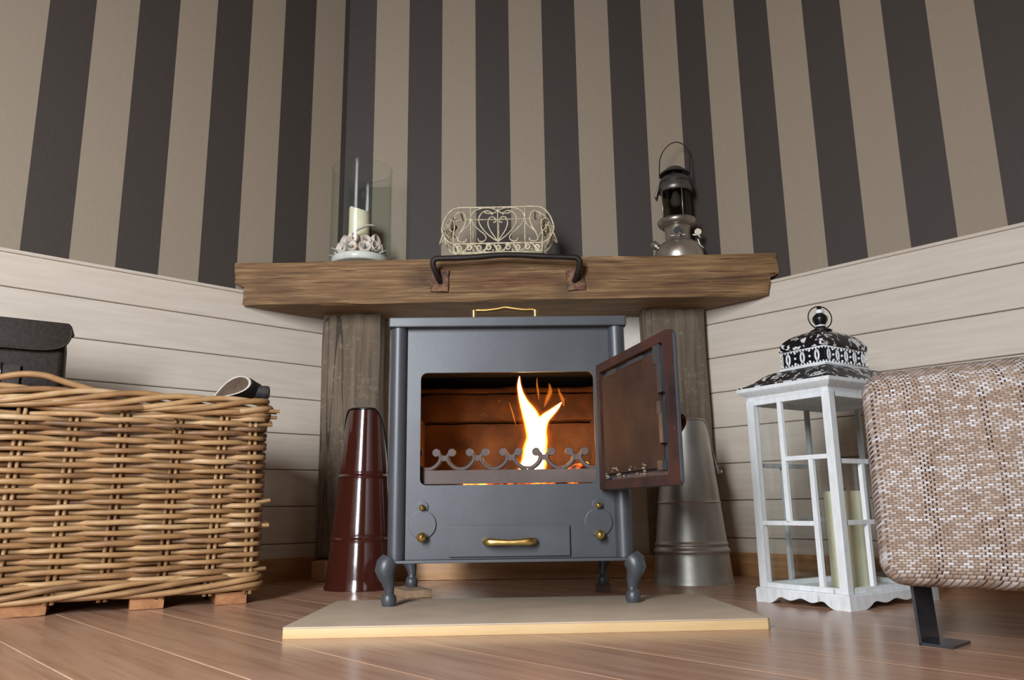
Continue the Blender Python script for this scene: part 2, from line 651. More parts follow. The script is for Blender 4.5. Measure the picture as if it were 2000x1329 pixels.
def tweed():
    t = NT('woven_tweed')
    tc = t.n('ShaderNodeTexCoord')
    sp = t.n('ShaderNodeSeparateXYZ')
    t.l(tc.outputs['Object'], sp.inputs[0])
    u = t.math('ADD', sp.outputs[0], sp.outputs[1])
    v = t.math('ADD', sp.outputs[2], t.math('MULTIPLY', sp.outputs[1], .7))
    wob = t.noise(t.coords((1, 1, 1)), 9, 2)
    v = t.math('ADD', v, t.math('MULTIPLY', t.math('SUBTRACT', wob, .5), .004))
    u = t.math('ADD', u, t.math('MULTIPLY', t.math('SUBTRACT', t.noise(t.coords((1, 1, 1)), 7, 2), .5), .006))
    vr = t.math('DIVIDE', v, .0034)
    row = t.math('FLOOR', vr)
    odd = t.math('FLOORED_MODULO', row, 2.0)
    uc = t.math('ADD', t.math('DIVIDE', u, .0094), t.math('MULTIPLY', odd, .5))
    colm = t.math('FLOOR', uc)
    fu = t.math('FRACT', uc)
    fv = t.math('FRACT', vr)

    def white(x, y, z):
        c = t.n('ShaderNodeCombineXYZ')
        for i, s in enumerate((x, y, z)):
            t.inp(c, i, s)
        wn = t.n('ShaderNodeTexWhiteNoise', noise_dimensions='3D')
        t.l(c.outputs[0], wn.inputs[0])
        return wn.outputs[0]
    rc = white(colm, row, 0.0)
    rowr = white(0.0, t.math('FLOOR', t.math('DIVIDE', t.math('ADD', row, t.math('MULTIPLY', wob, 3)), 2.0)), 7.0)
    patch = t.noise(t.coords((5, 5, 22)), 3.0, 3)
    fac = t.math('ADD', t.math('ADD', t.math('MULTIPLY', rc, .52), t.math('MULTIPLY', rowr, .20)), t.math('MULTIPLY', patch, .22))
    c = t.ramp(fac, [(.25, (152, 131, 113)), (.45, (172, 154, 139)), (.60, (186, 175, 167)), (.85, (214, 214, 217))])
    # dark warp threads show in the gaps
    ua = t.math('FLOOR', t.math('MULTIPLY', uc, 1.0))
    warpr = white(t.math('FLOOR', t.math('DIVIDE', u, .0094)), t.math('FLOOR', t.math('DIVIDE', row, 26.0)), 3.0)
    gap = t.math('LESS_THAN', fu, .24)
    dk = t.ramp(warpr, [(.0, (40, 35, 44)), (.20, (56, 48, 54)), (.25, (104, 92, 86)), (1.0, (128, 114, 104))])
    c = t.mix(gap, c, dk)
    hz = t.math('LESS_THAN', fv, .16)
    c = t.mix(t.math('MULTIPLY', hz, .55), c, (104, 88, 80))
    hh = t.math('MULTIPLY', t.math('SINE', t.math('MULTIPLY', fv, PI)), t.math('SUBTRACT', 1.0, t.math('MULTIPLY', gap, .8)))
    t.set(col=c, rough=.85, spec=.2)
    t.bump(hh, .6, .0015)
    return t.m


M['tweed'] = tweed()
M['legsteel'] = metal_paint('brushed_leg_steel', (112, 120, 132), .26, .1, 60, .0, metal=.85)


def flame(name, core, edge, strength, power, alpha):
    t = NT(name)
    lw = t.n('ShaderNodeLayerWeight')
    lw.inputs[0].default_value = .5
    face = t.math('SUBTRACT', 1.0, lw.outputs['Facing'])
    thick = t.math('POWER', face, power)
    col = t.ramp(thick, [(0.0, (255, 74, 4)), (.35, edge), (.75, core)])
    em = t.n('ShaderNodeEmission')
    t.l(col, em.inputs[0])
    t.l(t.math('MULTIPLY', thick, strength), em.inputs[1])
    tr = t.n('ShaderNodeBsdfTransparent')
    ad = t.n('ShaderNodeAddShader')
    t.l(em.outputs[0], ad.inputs[0])
    t.l(tr.outputs[0], ad.inputs[1])
    t.l(ad.outputs[0], t.out.inputs['Surface'])
    return t.m


M['flame'] = flame('bright_flame', (255, 238, 186), (255, 170, 54), 4.0, 1.3, 1)
M['wisp'] = flame('faint_flame', (255, 140, 40), (255, 104, 20), .30, 2.2, .5)


def ember():
    t = NT('glowing_ember')
    f = t.noise(t.coords(), 34, 4, .6)
    t.set(col=(46, 30, 22), rough=.9, emcol=t.ramp(f, [(.4, (30, 4, 0)), (.55, (255, 92, 12)), (.72, (255, 190, 70))]),
          emit=t.math('MULTIPLY', t.math('MAXIMUM', t.math('SUBTRACT', f, .4), 0.0), 14.0))
    return t.m


M['ember'] = ember()

# ------------------------------------------------------------------ room shell
LC, RC = Vector((-.6045, 2.5, 0)), Vector((.5016, 2.5, 0))
aL, aR = math.radians(46.65), math.radians(45.1)
DL = Vector((-math.sin(aL), -math.cos(aL), 0))
DR = Vector((math.sin(aR), -math.cos(aR), 0))
NL = Vector((math.cos(aL), -math.sin(aL), 0))
NR = Vector((-math.cos(aR), -math.sin(aR), 0))
LEN = 1.105
H = 2.40
LE, RE = LC + DL * LEN, RC + DR * LEN
YF = -1.35
room = [(LC.x, 2.5), (LE.x, LE.y), (LE.x, YF), (RE.x, YF), (RE.x, RE.y), (RC.x, 2.5)]


def clip(poly, n, d, keep_less):
    out = []
    for i in range(len(poly)):
        a, b = Vector(poly[i]), Vector(poly[(i + 1) % len(poly)])
        fa, fb = a.dot(n) - d, b.dot(n) - d
        if not keep_less:
            fa, fb = -fa, -fb
        if fa <= 0:
            out.append(a)
        if (fa < 0 < fb) or (fb < 0 < fa):
            out.append(a + (b - a) * (fa / (fa - fb)))
    return [tuple(p) for p in out]


ident = lambda u, v, z: (u, v, z)
fl = tag(MB().prism(room, ident, -.05, -.0008).build('floor', M['groove'], smooth=20), kind='structure')
ang = math.radians(-46)
pn = Vector((-math.sin(ang), math.cos(ang)))
pd = Vector((math.cos(ang), math.sin(ang)))
off = .305 - .155 * 20
while off < 3.2:
    p = clip(clip(room, pn, off + .0013, False), pn, off + .155 - .0013, True) if True else []
    if len(p) > 2:
        mid = pn * (off + .0775)
        loc = [((Vector(q) - mid).dot(pd), (Vector(q) - mid).dot(pn)) for q in p]
        b = MB().prism(loc, ident, -.0008, 0)
        o = b.build('plank', M['plank'], fl, bevel=0, smooth=20)
        o.location = (mid.x, mid.y, 0)
        o.rotation_euler = (0, 0, ang)
    off += .155


def paper_wall(name, C, D, N, length, z0, z1, u0, per, back=.05):
    """thick wall panel with a stripe UV; u = (t - u0)/per"""
    me = bpy.data.meshes.new(name)
    a, b = C, C + D * length
    P = [a, b, b - N * back, a - N * back]
    vs = [(p.x, p.y, z) for z in (z0, z1) for p in P]
    fs = [(0, 1, 5, 4), (1, 2, 6, 5), (2, 3, 7, 6), (3, 0, 4, 7), (0, 3, 2, 1), (4, 5, 6, 7)]
    me.from_pydata(vs, [], fs)
    uvl = me.uv_layers.new(name='UVMap')
    for lp in me.loops:
        v = Vector(vs[lp.vertex_index])
        t = (Vector((v.x, v.y, 0)) - C).dot(D)
        uvl.data[lp.index].uv = ((t - u0) / per, v.z)
    me.materials.append(M['paper'])
    return tag(link(name, me), kind='structure')


CAP = .851
wl = paper_wall('wall_left', LC - NL * .006, DL, NL, LEN, 0, H, .0206 - .1125, .1125)
wr = paper_wall('wall_right', RC - NR * .006, DR, NR, LEN, 0, H, .0551, .1119)
wb = paper_wall('wall_back', Vector((LC.x - .01, 2.503, 0)), Vector((1, 0, 0)), Vector((0, -1, 0)), RC.x - LC.x + .02, 0, H, -.513 - LC.x + .01 - 3 * .1181, .1181)
# (the left wall runs from its corner towards the camera, so its parity starts with a dark strip)


def cladding(wall, C, D, N, length, side):
    zs = [CAP] + [.863 - k * .1084 for k in range(1, 8)] + [.02]
    fn = lambda h, z, t: tuple(C + D * t + N * h + Vector((0, 0, z)))
    g = .0013
    for i in range(len(zs) - 1):
        z1, z0 = zs[i] - (g if i else .0086), zs[i + 1] + g
        # tongue-and-groove profile with a soft shoulder at top and bottom
        poly = [(-.004, z0), (.0045, z0), (.006, z0 + .002), (.006, z1 - .002), (.0045, z1), (-.004, z1)]
        b = MB().prism(poly, fn, 0.004, length)
        b.build('board', M['clad'], wall)
    MB().prism([(-.005, zs[-1]), (-.0005, zs[-1]), (-.0005, CAP - .012), (-.005, CAP - .012)], fn, .001, length).build('shadow_gap_backing', M['gap'], wall)
    MB().prism([(-.005, CAP - .0085), (.010, CAP - .0085), (.0115, CAP - .004), (.010, CAP), (-.005, CAP)], fn, .001, length).build('cap_rail', M['clad'], wall)
    b = MB().prism([(-.004, 0.0), (.016, 0.0), (.016, .058), (.012, .0635), (-.004, .0635)], fn, .012, length)
    tag(b.build('baseboard_' + side, M['skirting'], smooth=20), kind='structure')


cladding(wl, LC, DL, NL, LEN, 'left')
cladding(wr, RC, DR, NR, LEN, 'right')
MB().box(LC.x + .004, RC.x - .004, 2.488, 2.502, .0, .86).build('lower_panel', M['plaster'], wb, smooth=20)

# the rest of the room, behind and beside the camera
tag(MB().prism([(x, y) for x, y in room], ident, H, H + .05).build('ceiling', M['ceilwood'], smooth=20), kind='structure')
tag(MB().box(LE.x - .05, LE.x, YF, LE.y, 0, H).build('wall_far_left', M['rearwood'], smooth=20), kind='structure')
tag(MB().box(RE.x, RE.x + .05, YF, RE.y, 0, H).build('wall_far_right', M['rearwood'], smooth=20), kind='structure')
b = MB().box(LE.x, -1.36, YF - .05, YF, 0, H).box(-.70, RE.x, YF - .05, YF, 0, H)
b.box(-1.36, -.70, YF - .05, YF, 0, .22).box(-1.36, -.70, YF - .05, YF, 1.90, H)
tag(b.build('wall_front', M['rearwood'], smooth=20), kind='structure')
b = MB()
for x0, x1 in ((-1.36, -1.33), (-.73, -.70), (-1.04, -1.02)):
    b.box(x0, x1, YF - .04, YF - .005, .22, 1.98)
for z0, z1 in ((.22, .26), (1.86, 1.90), (1.36, 1.39)):
    b.box(-1.36, -.70, YF - .04, YF - .006, z0, z1)
win = tag(b.build('window_1', M['white'], smooth=20), kind='structure')
for x0, x1 in ((-1.33, -1.04), (-1.02, -.73)):
    for z0, z1 in ((.26, 1.36), (1.39, 1.86)):
        MB().box(x0, x1, YF - .026, YF - .022, z0, z1).build('pane', M['glass'], win, smooth=20)

# ------------------------------------------------------------------ fireplace timber
b = MB().rough_box(-.625, .545, 2.325, 2.44, 0, .058, 40, 4, 3, .0010, 9)
tag(b.build('trim_1', M['skirting']), kind='structure')


def mantel_warp(p):
    # ends scribed to the angled side walls: above the cap they reach the wallpaper, below it the cladding
    t = (p.x + .8) / 1.6
    back = 2.5 - p.y
    cl = .016 if p.z < CAP + .012 else -.004
    xl = LC.x - back * math.tan(aL) + cl / math.cos(aL)
    xr = RC.x + back * math.tan(aR) - cl / math.cos(aR)
    return Vector((xl + (xr - xl) * t, p.y, p.z))


b = MB().rough_box(-.8, .8, 2.25, 2.485, .800, .936, 110, 10, 12, .0022, 11, mantel_warp, 3, (.35, 1, 1))
mantel = thing('mantel_beam', 'thick weathered timber mantel beam with iron pull handle, above the stove', 'mantel', (0, 2.25, .80))


def to_local(b, root):
    m = Matrix.LocRotScale(root.location, root.rotation_euler, None).inverted()
    b.v = [tuple(m @ Vector(p)) for p in b.v]
    return b


to_local(b, mantel).build('beam', M['beam'], mantel, smooth=60)
# iron pull handle
path = smooth_path([(-.247, 2.252, .857), (-.254, 2.228, .866), (-.262, 2.206, .885), (-.267, 2.197, .905), (-.258, 2.195, .917), (-.235, 2.195, .918),
                    (-.16, 2.195, .919), (-.052, 2.195, .925), (.06, 2.195, .918), (.13, 2.195, .914), (.155, 2.195, .911), (.163, 2.198, .899),
                    (.160, 2.208, .881), (.153, 2.228, .862), (.147, 2.252, .853)], 5)
to_local(MB().tube(path, [.0085 + .0012 * noise.noise(p * 30) for p in path], 10), mantel).build('iron_handle', M['iron'], mantel, smooth=180)
for x, zc, tilt in ((-.252, .865, .04), (.152, .862, -.03)):
    bb = MB().rough_box(-.027, .027, -.006, .006, -.035, .035, 8, 2, 10, .0012, 30, None, x * 9)
    m = Matrix.Translation((x, 2.246, zc)) @ Matrix.Rotation(tilt, 4, 'Y')
    bb.v = [tuple(m @ Vector(p)) for p in bb.v]
    to_local(bb, mantel).build('mounting_plate', M['rust'], mantel, smooth=50)

for (x0, x1, seed, lab) in ((-.632, -.450, 1, 'weathered upright timber post left of the stove, behind the brown scuttle'),
                            (.363, .558, 7, 'weathered upright timber post right of the stove, behind the grey metal scuttle')):
    xm = (x0 + x1) / 2
    b = MB().rough_box(x0 - xm, x1 - xm, -.043, .043, 0, .742, 10, 5, 60, .0026, 8, None, seed, (1, 1, .3))
    o = b.build('timber_post', M['post'], smooth=60)
    o.location = (xm, 2.420, .060)
    tag(o, lab, 'post')

# ------------------------------------------------------------------ hearth board
hb = thing('hearth_board', 'flat beige board with pale edge on the floor in front of the stove', 'board', (-.012, 1.54, 0), math.radians(3.4))
hb_poly = [(-.397, -.197), (.392, -.197), (.397, -.192), (.380, .170), (-.375, .170), (-.399, -.192)]
MB().prism(hb_poly, ident, 0, .0155).build('board_core', M['mdfedge'], hb, bevel=.001, smooth=30)
MB().prism(hb_poly, ident, .0155, .0180).build('board_face', M['mdf'], hb, bevel=.0008, smooth=30)

# ------------------------------------------------------------------ stove
SX, SY, SR = -.036, 1.592, math.radians(2.0)
st = thing('wood_stove', 'grey cast metal wood-burning stove on four legs with an open door', 'stove', (SX, SY, 0), SR)
SD = .385       # depth
Z0, Z1 = .103, .570


def rrect(x0, x1, z0, z1, r, k=5):
    out = []
    for cx, cz, a0 in ((x1 - r, z1 - r, 0), (x0 + r, z1 - r, 90), (x0 + r, z0 + r, 180), (x1 - r, z0 + r, 270)):
        for i in range(k + 1):
            a = math.radians(a0 + 90 * i / k)
            out.append((cx + r * math.cos(a), cz + r * math.sin(a)))
    return out


def plate_with_hole(b, x0, x1, z0, z1, hole, y0, y1):
    """front plate as a ring of quads between an outer rectangle and the hole outline"""
    n = len(hole)
    cx = sum(p[0] for p in hole) / n
    cz = sum(p[1] for p in hole) / n
    outer = []
    for (x, z) in hole:
        dx, dz = x - cx, z - cz
        s = min(((x1 - cx) / dx if dx > 0 else (x0 - cx) / dx) if abs(dx) > 1e-6 else 1e9, ((z1 - cz) / dz if dz > 0 else (z0 - cz) / dz) if abs(dz) > 1e-6 else 1e9)
        outer.append((cx + dx * s, cz + dz * s))
    # snap nearest ring points to the true corners
    for c in ((x0, z0), (x1, z0), (x0, z1), (x1, z1)):
        i = min(range(n), key=lambda k: (outer[k][0] - c[0]) ** 2 + (outer[k][1] - c[1]) ** 2)
        outer[i] = c
    vs = [(x, y, z) for y in (y0, y1) for ring in (outer, hole) for x, z in ring]
    fs = []
    for i in range(n):
        j = (i + 1) % n
        fs += [(i, j, n + j, n + i), (2 * n + i, 3 * n + i, 3 * n + j, 2 * n + j), (n + i, n + j, 3 * n + j, 3 * n + i), (i, 2 * n + i, 2 * n + j, j)]
    b.add(vs, fs)


OX0, OX1, OZ0, OZ1 = -.181, .176, .247, .4765
hole = rrect(OX0, OX1, OZ0, OZ1, .013)
# front plate: fireplace opening; behind it the firebox
b = MB()
plate_with_hole(b, -.214, .214, Z0, Z1, hole, .014, .022)
b.build('front_plate', M['stove'], st, smooth=30)
b = MB()
b.box(-.238, -.232, .018, SD, Z0, Z1).box(.232, .238, .018, SD, Z0, Z1).box(-.238, .238, SD - .006, SD, Z0, Z1)
b.build('casing', M['stove'], st, smooth=20)
for sx in (-1, 1):
    MB().lathe([(.0178, Z0), (.0178, Z1)], 24, (sx * .2265, .0165, 0)).build('corner_column', M['stove'], st)
MB().prism(rrect(-.247, .247, -.006, SD + .006, .004, 3), ident, .570, .591).build('top_plate', M['stove'], st, bevel=.0025)
MB().prism([(-.232, -.010), (.232, -.010), (.24, .01), (.24, SD), (-.24, SD), (-.24, .01)], ident, .097, .1025).build('base_plate', M['stove'], st, bevel=.001)

# legs: cabriole with a knee that bulges outwards and a ball foot
def leg_mesh(sx, sy, bottom):
    b = MB()
    out = Vector((sx * .8, sy * .6, 0))
    rings = [(.101, .000, .0195), (.094, .006, .0215), (.082, .009, .0205), (.068, .006, .0165), (.052, .001, .0125), (.038, -.001, .0095), (.030, -.001, .0085),
             (.027, 0, .0110), (.022, 0, .0138), (.013, 0, .0150), (.006, 0, .0140), (.0, 0, .0125)]
    z = [(bottom + r[0] * (.101 - bottom) / .101) for r in rings]
    pts = [Vector((0, 0, zz)) + out * r[1] for zz, r in zip(z, rings)]
    b.tube(pts, [r[2] for r in rings], 14)
    # raised ridge down the outer corner of the knee
    ridge = [p + out.normalized() * (r[2] * .93) for p, r in zip(pts[:7], rings[:7])]
    b.tube(ridge, [.003, .0035, .0035, .003, .0025, .002, .0015], 6)
    return b.mesh('leg', M['stove'], smooth=60)


for sx, sy, x, y in ((-1, -1, -.237, .000), (1, -1, .237, .000), (-1, 1, -.234, .372), (1, 1, .226, .372)):
    link('leg', leg_mesh(sx, sy, .0182), st, (x, y, 0))

# firebox interior
b = MB()
b.box(-.226, -.222, .022, .33, .225, .56).box(.222, .226, .022, .33, .225, .56).box(-.226, .226, .326, .330, .225, .56).box(-.226, .226, .022, .33, .221, .226)
b.box(-.226, .226, .022, .33, .556, .560)
b.build('firebox_lining', M['blacksoot'], st, smooth=20)
MB().rough_box(-.220, .220, .300, .324, .228, .3995, 24, 2, 10, .0012, 14).build('fire_brick', M['firebrick'], st, smooth=60)
MB().rough_box(-.220, .220, .274, .324, .402, .468, 30, 3, 6, .0020, 20, None, 5).build('fire_brick', M['firebrick'], st, smooth=60)
MB().rough_box(-.220, .220, .280, .324, .4695, .486, 30, 3, 3, .0016, 20, None, 9).build('fire_brick', M['firebrick'], st, smooth=60)
MB().box(-.220, .220, .10, .322, .515, .521).build('baffle_plate', M['blacksoot'], st, smooth=20)
for s in (-1, 1):
    MB().rough_box(s * .207 - .012, s * .207 + .012, .06, .27, .228, .40, 2, 10, 10, .0015, 14).build('fire_brick', M['firebrick'], st, smooth=60)

# cast fret: bar with ram's-horn scrolls
b = MB()
yb = .040
b.box(-.205, .205, yb - .004, yb + .004, .2500, .2775)
cxs = [-.202, -.134, -.0655, .003, .0715, .140, .2085]
arm = [(.034, .2795), (.0245, .2812), (.0152, .2876), (.0088, .2955), (.0068, .3030), (.0092, .3092), (.0150, .3128)]
for c in cxs:
    for sx in (-1, 1):
        if abs(c + sx * .034) > .206:
            continue
        pts = smooth_path([(c + sx * x, yb, z) for x, z in arm], 3)
        b.tube(pts, .0048, 8, up=(0, 1, 0))
        m4 = Matrix.Translation((c + sx * .0160, yb, .3134)) @ Matrix.Rotation(PI / 2, 4, 'X')
        b.lathe([(.0078, -.0045), (.0086, -.003), (.0086, .003), (.0078, .0045)], 14, (0, 0, 0), m4)
    if abs(c) < .2:
        b.box(c - .0065, c + .0065, yb - .0038, yb + .0038, .2965, .3075)
b.build('fire_fret', M['fret'], st, smooth=50)

# vent discs and brass knobs
for sx, xd in ((-1, -.175), (1, .176)):
    b = MB()
    zc = .1705
    pts = []
    for i in range(40):       # keyhole outline: disc with a small lobe on top
        a = 2 * PI * i / 40
        pts.append((.0275 * math.sin(a), .0275 * math.cos(a)))
    fn = lambda u, v, y: (xd + u, y, zc + v)
    b.prism(pts, fn, .0095, .0142)
    lob = [(.0115 * math.sin(2 * PI * i / 20), .034 + .0115 * math.cos(2 * PI * i / 20)) for i in range(20)]
    b.prism(lob, fn, .0102, .0142)
    d = b.build('vent_disc', M['stove'], st, bevel=.0008)
    rot = Matrix.Rotation(PI / 2, 4, 'X')
    for zz, r, ln in ((zc - .024, .0098, .013), (zc + .033, .0062, .005)):
        b = MB().lathe([(r * .45, 0), (r * .45, ln * .6), (r * .8, ln * .7), (r, ln * .7 + r * .6), (r * .8, ln * .7 + r * 1.2), (1e-6, ln * .7 + r * 1.5)], 18, (0, 0, 0),
                       Matrix.Translation((xd, .0095, zz)) @ rot)
        tag(b.build('knob', M['brass'], d, smooth=60), 'brass knob')
# ash drawer
dr = MB().box(-.122, .118, .0070, .0142, .107, .166).build('ash_drawer', M['stove'], st, bevel=.0012)
hp = smooth_path([(-.050, .006, .1365), (-.048, -.008, .1365), (-.040, -.016, .136), (-.020, -.019, .1355), (0, -.020, .135), (.020, -.019, .1355), (.036, -.016, .136),
                  (.044, -.008, .1365), (.046, .006, .1365)], 4)
tag(MB().tube(hp, lerp_list([.0062, .0075, .0080, .0062, .0055, .0062, .0080, .0075, .0062], 4), 10).build('handle', M['brass'], dr, smooth=180), 'brass drawer handle')
# brass rail on the top plate
hp = [(-.072, .012, .600), (-.068, .012, .608), (-.045, .012, .6085), (-.02, .012, .6115), (-.005, .012, .6145), (.010, .012, .6125), (.035, .012, .6090), (.056, .012, .609), (.060, .012, .601)]
b = MB().tube(smooth_path(hp, 4), .0036, 8)
for x in (-.0705, .0585):
    b.lathe([(.0056, .588), (.0050, .592), (.0040, .602), (.0052, .606), (.0052, .609), (.003, .611), (1e-6, .6115)], 12, (x, .012, 0))
tag(b.build('top_rail', M['brass'], st, smooth=60), 'brass rail on the stove top')

# open door: hinge line at local (hx, hy); leaf points towards the camera and a little right
dang = math.radians(-75.5) - SR
hx, hy = .186, .004
du = Vector((math.cos(dang), math.sin(dang), 0))       # hinge -> free edge
dn = Vector((-du.y, du.x, 0)) * -1                      # which side is the inside
dn = dn if dn.x < 0 else -dn                             # inside faces left
DW, DZ0, DZ1 = .350, .2325, .4865


def dfn(u, v, w_):
    p = Vector((hx, hy, v)) + du * u + dn * w_
    return (p.x, p.y, p.z)


door = MB().prism(rrect(0, DW, DZ0, DZ1, .012), dfn, -.012, -.005).build('door', M['stove'], st, bevel=.0015)
b = MB()
hole2 = rrect(.018, DW - .018, DZ0 + .018, DZ1 - .018, .010)
n = len(hole2)
tmp = MB()
plate_with_hole(tmp, 0.001, DW - .001, DZ0 + .001, DZ1 - .001, hole2, -.005, .006)
tmp.v = [dfn(p[0], p[2], p[1]) for p in tmp.v]
tag(tmp.build('door_frame', M['doorframe'], door, smooth=30), 'rust brown scorched door frame')
b = MB()
b.prism(rrect(.028, DW - .052, DZ0 + .030, DZ1 - .030, .004), dfn, -.004, .0035)
tag(b.build('heat_shield', M['doorin'], door, bevel=.001), 'brown scorched inner plate')
b = MB()
random.seed(5)
for (u, v, a, c) in ((DW - .062, DZ1 - .05, .024, .032), (DW - .050, DZ1 - .10, .016, .05), (DW - .056, DZ0 + .12, .016, .02), (DW - .050, DZ0 + .07, .014, .05), (DW - .065, DZ0 + .026, .02, .016),
                      (.06, DZ1 - .034, .05, .009), (.17, DZ1 - .032, .07, .008)):
    MB().prism([(u, v), (u + a, v), (u + a, v + c), (u, v + c)], dfn, -.004, .0055).build('retaining_clip', M['stovedark'], door, bevel=.0008)
b = MB()
for _ in range(26):
    u = .035 + random.random() * .20
    v = DZ0 + .022 + random.random() ** 2 * .02
    s = .0015 + random.random() * .003
    b.ball(dfn(u, v, .0035), s, 6, .6)
tag(b.build('rope_seal_flakes', plain('ash_flakes', (128, 116, 102), .9), door, smooth=180), 'pale flaking seal', kind='stuff')
hpts = [dfn(DW - .040, .338, -.012), dfn(DW - .040, .343, -.019), dfn(DW - .036, .346, -.024), dfn(DW - .026, .342, -.0265), dfn(DW - .022, .334, -.0255), dfn(DW - .022, .322, -.019), dfn(DW - .022, .314, -.013)]
tag(MB().tube(smooth_path(hpts, 5), lerp_list([.004, .004, .005, .0058, .0052, .0045, .003], 5), 10).build('door_handle', metal_paint('copper_brown_handle', (110, 54, 34), .25, .1, 60, 0, metal=.9), door, smooth=180), 'copper brown door handle')
b = MB()
for zc in (.285, .435):
    MB().lathe([(.006, zc - .016), (.006, zc + .016)], 12, (hx + .003, hy - .001, 0)).build('hinge', M['stovedark'], door)

# blocks the rear legs stand on
wbk = tag(MB().rough_box(-.033, .033, -.056, .056, 0, .018, 6, 8, 3, .0006, 40).build('wood_block', wood('offcut_wood', (118, 96, 76), (150, 124, 98), (176, 150, 122), (24, 3, 24), .8, .3)),
          'small pale wood offcut on the floor under the rear left stove leg', 'block')
wbk.location = (-.279, 1.932, 0)
wbk.rotation_euler = (0, 0, math.radians(26))
m4 = Matrix.LocRotScale((SX, SY, 0), (0, 0, SR), None) if False else None
rl = Vector((SX, SY, 0)) + Matrix.Rotation(SR, 3, 'Z') @ Vector((.226, .372, 0))
pk = tag(MB().box(-.016, .016, -.018, .018, 0, .018).build('packing_block', plain('dark_offcut', (64, 46, 34), .8), bevel=.001), 'dark packing piece in the shade under the rear right stove leg', 'block')
pk.location = (rl.x, rl.y + .004, 0)


# fire: logs, embers, flames  (world frame through the stove's own axes)
def sw(x, y, z):
    p = Matrix.Rotation(SR, 3, 'Z') @ Vector((x, y, 0))
    return Vector((SX + p.x, SY + p.y, z))


def burning_log(a, c, r, name, label, mat, seed):
    a, c = sw(*a), sw(*c)
    k = 14
    pts = [a + (c - a) * i / k for i in range(k + 1)]
    rad = [r * (1 + .18 * noise.noise(Vector((i * .5, seed, 0)))) for i in range(k + 1)]
    o = MB().tube([p - a for p in pts], rad, 9).build(name, mat, smooth=60)
    o.location = a
    return tag(o, label, 'log', 'logs burning in the stove')


burning_log((-.10, .13, .247), (.15, .19, .248), .018, 'burning_log', 'charred log lying across the front of the fire', M['ember'], 1)
burning_log((-.02, .20, .247), (.17, .11, .280), .016, 'burning_log', 'glowing log slanting up to the right in the fire', M['ember'], 4)
burning_log((-.14, .24, .248), (.10, .255, .250), .019, 'burning_log', 'charred log at the back of the fire', M['char'], 8)
b = MB()
random.seed(3)
for _ in range(70):
    p = sw(-.13 + random.random() * .30, .07 + random.random() * .17, .229 + random.random() * .008)
    b.ball(p, .005 + random.random() * .008, 6, .7)
em = b.build('embers', M['ember'], smooth=30)
tag(em, 'glowing embers and ash on the stove bed under the logs', 'embers', kind='stuff')

FY = .165


def tongue(pts, k=5):
    """pts: (x, z, r) in the stove frame"""
    c = smooth_path([(x, 0, z) for x, z, r in pts], k)
    r = lerp_list([q[2] for q in pts], k)
    c = [sw(p.x, FY + .012 * noise.noise(Vector((p.x * 20, p.z * 14, 3))), p.z) for p in c]
    return c, r


# px -> local: x=(px-1032)*.00113, z=.262+(940-py)*.00119
def fp(px, py, r):
    return ((px - 1028) * .00113 + .034, .246 + (946 - py) * .001105, r * .00110)


fla = [[(1046, 925, 28), (1048, 900, 34), (1050, 875, 33), (1054, 850, 29), (1049, 825, 26), (1040, 800, 21), (1030, 778, 13), (1024, 758, 8), (1021, 740, 5), (1022, 722, .5)],
       [(1056, 860, 20), (1060, 832, 20), (1070, 812, 14), (1084, 799, 9.5), (1096, 788, 6), (1105, 778, .5)],
       [(1034, 935, 16), (1030, 915, 19), (1034, 895, 14), (1040, 875, 6), (1043, 860, .5)]]
b = MB()
for t_ in fla:
    c, r = tongue([fp(*q) for q in t_])
    b.tube(c, r, 16, flat=.8)
fo = b.build('flame', M['flame'], smooth=180)
b = MB()
for t_ in fla:
    c, r = tongue([fp(*q) for q in t_])
    b.tube(c, [q * 1.28 + .0018 for q in r], 16, flat=.9)
b.build('flame_fringe', M['wisp'], fo, smooth=180)
tag(fo, 'tall white and yellow flame with a forked tip in the stove', 'flame')
wis = [([(1060, 772, .5), (1059, 756, 3.0), (1057, 742, 2.5), (1057, 726, .4)], 'thin upright orange flame wisp under the stove baffle'),
       ([(1070, 788, .5), (1077, 770, 6), (1083, 755, 6), (1081, 738, .5)], 'broad faint orange flame wisp above the fork of the main flame'),
       ([(1109, 788, .5), (1107, 773, 5), (1102, 760, 3.5), (1099, 748, .4)], 'small orange flame wisp at the right, past the forked tip'),
       ([(1013, 824, .4), (1009, 806, 2.2), (1004, 788, 1.6), (1000, 776, .3)], 'slim orange flame wisp left of the main flame')]
for pts, lab in wis:
    c, r = tongue([fp(*q) for q in pts])
    tag(MB().tube(c, r, 10).build('flame', M['wisp'], smooth=180), lab, 'flame', 'faint flame wisps')
pl = bpy.data.lights.new('fire_glow', 'POINT')
pl.energy, pl.color, pl.shadow_soft_size = 1.25, (1, .33, .045), .035
plo = bpy.data.objects.new('fire_glow', pl)
COL.objects.link(plo)
plo.location = sw(.045, .14, .34)

# ------------------------------------------------------------------ coal scuttles


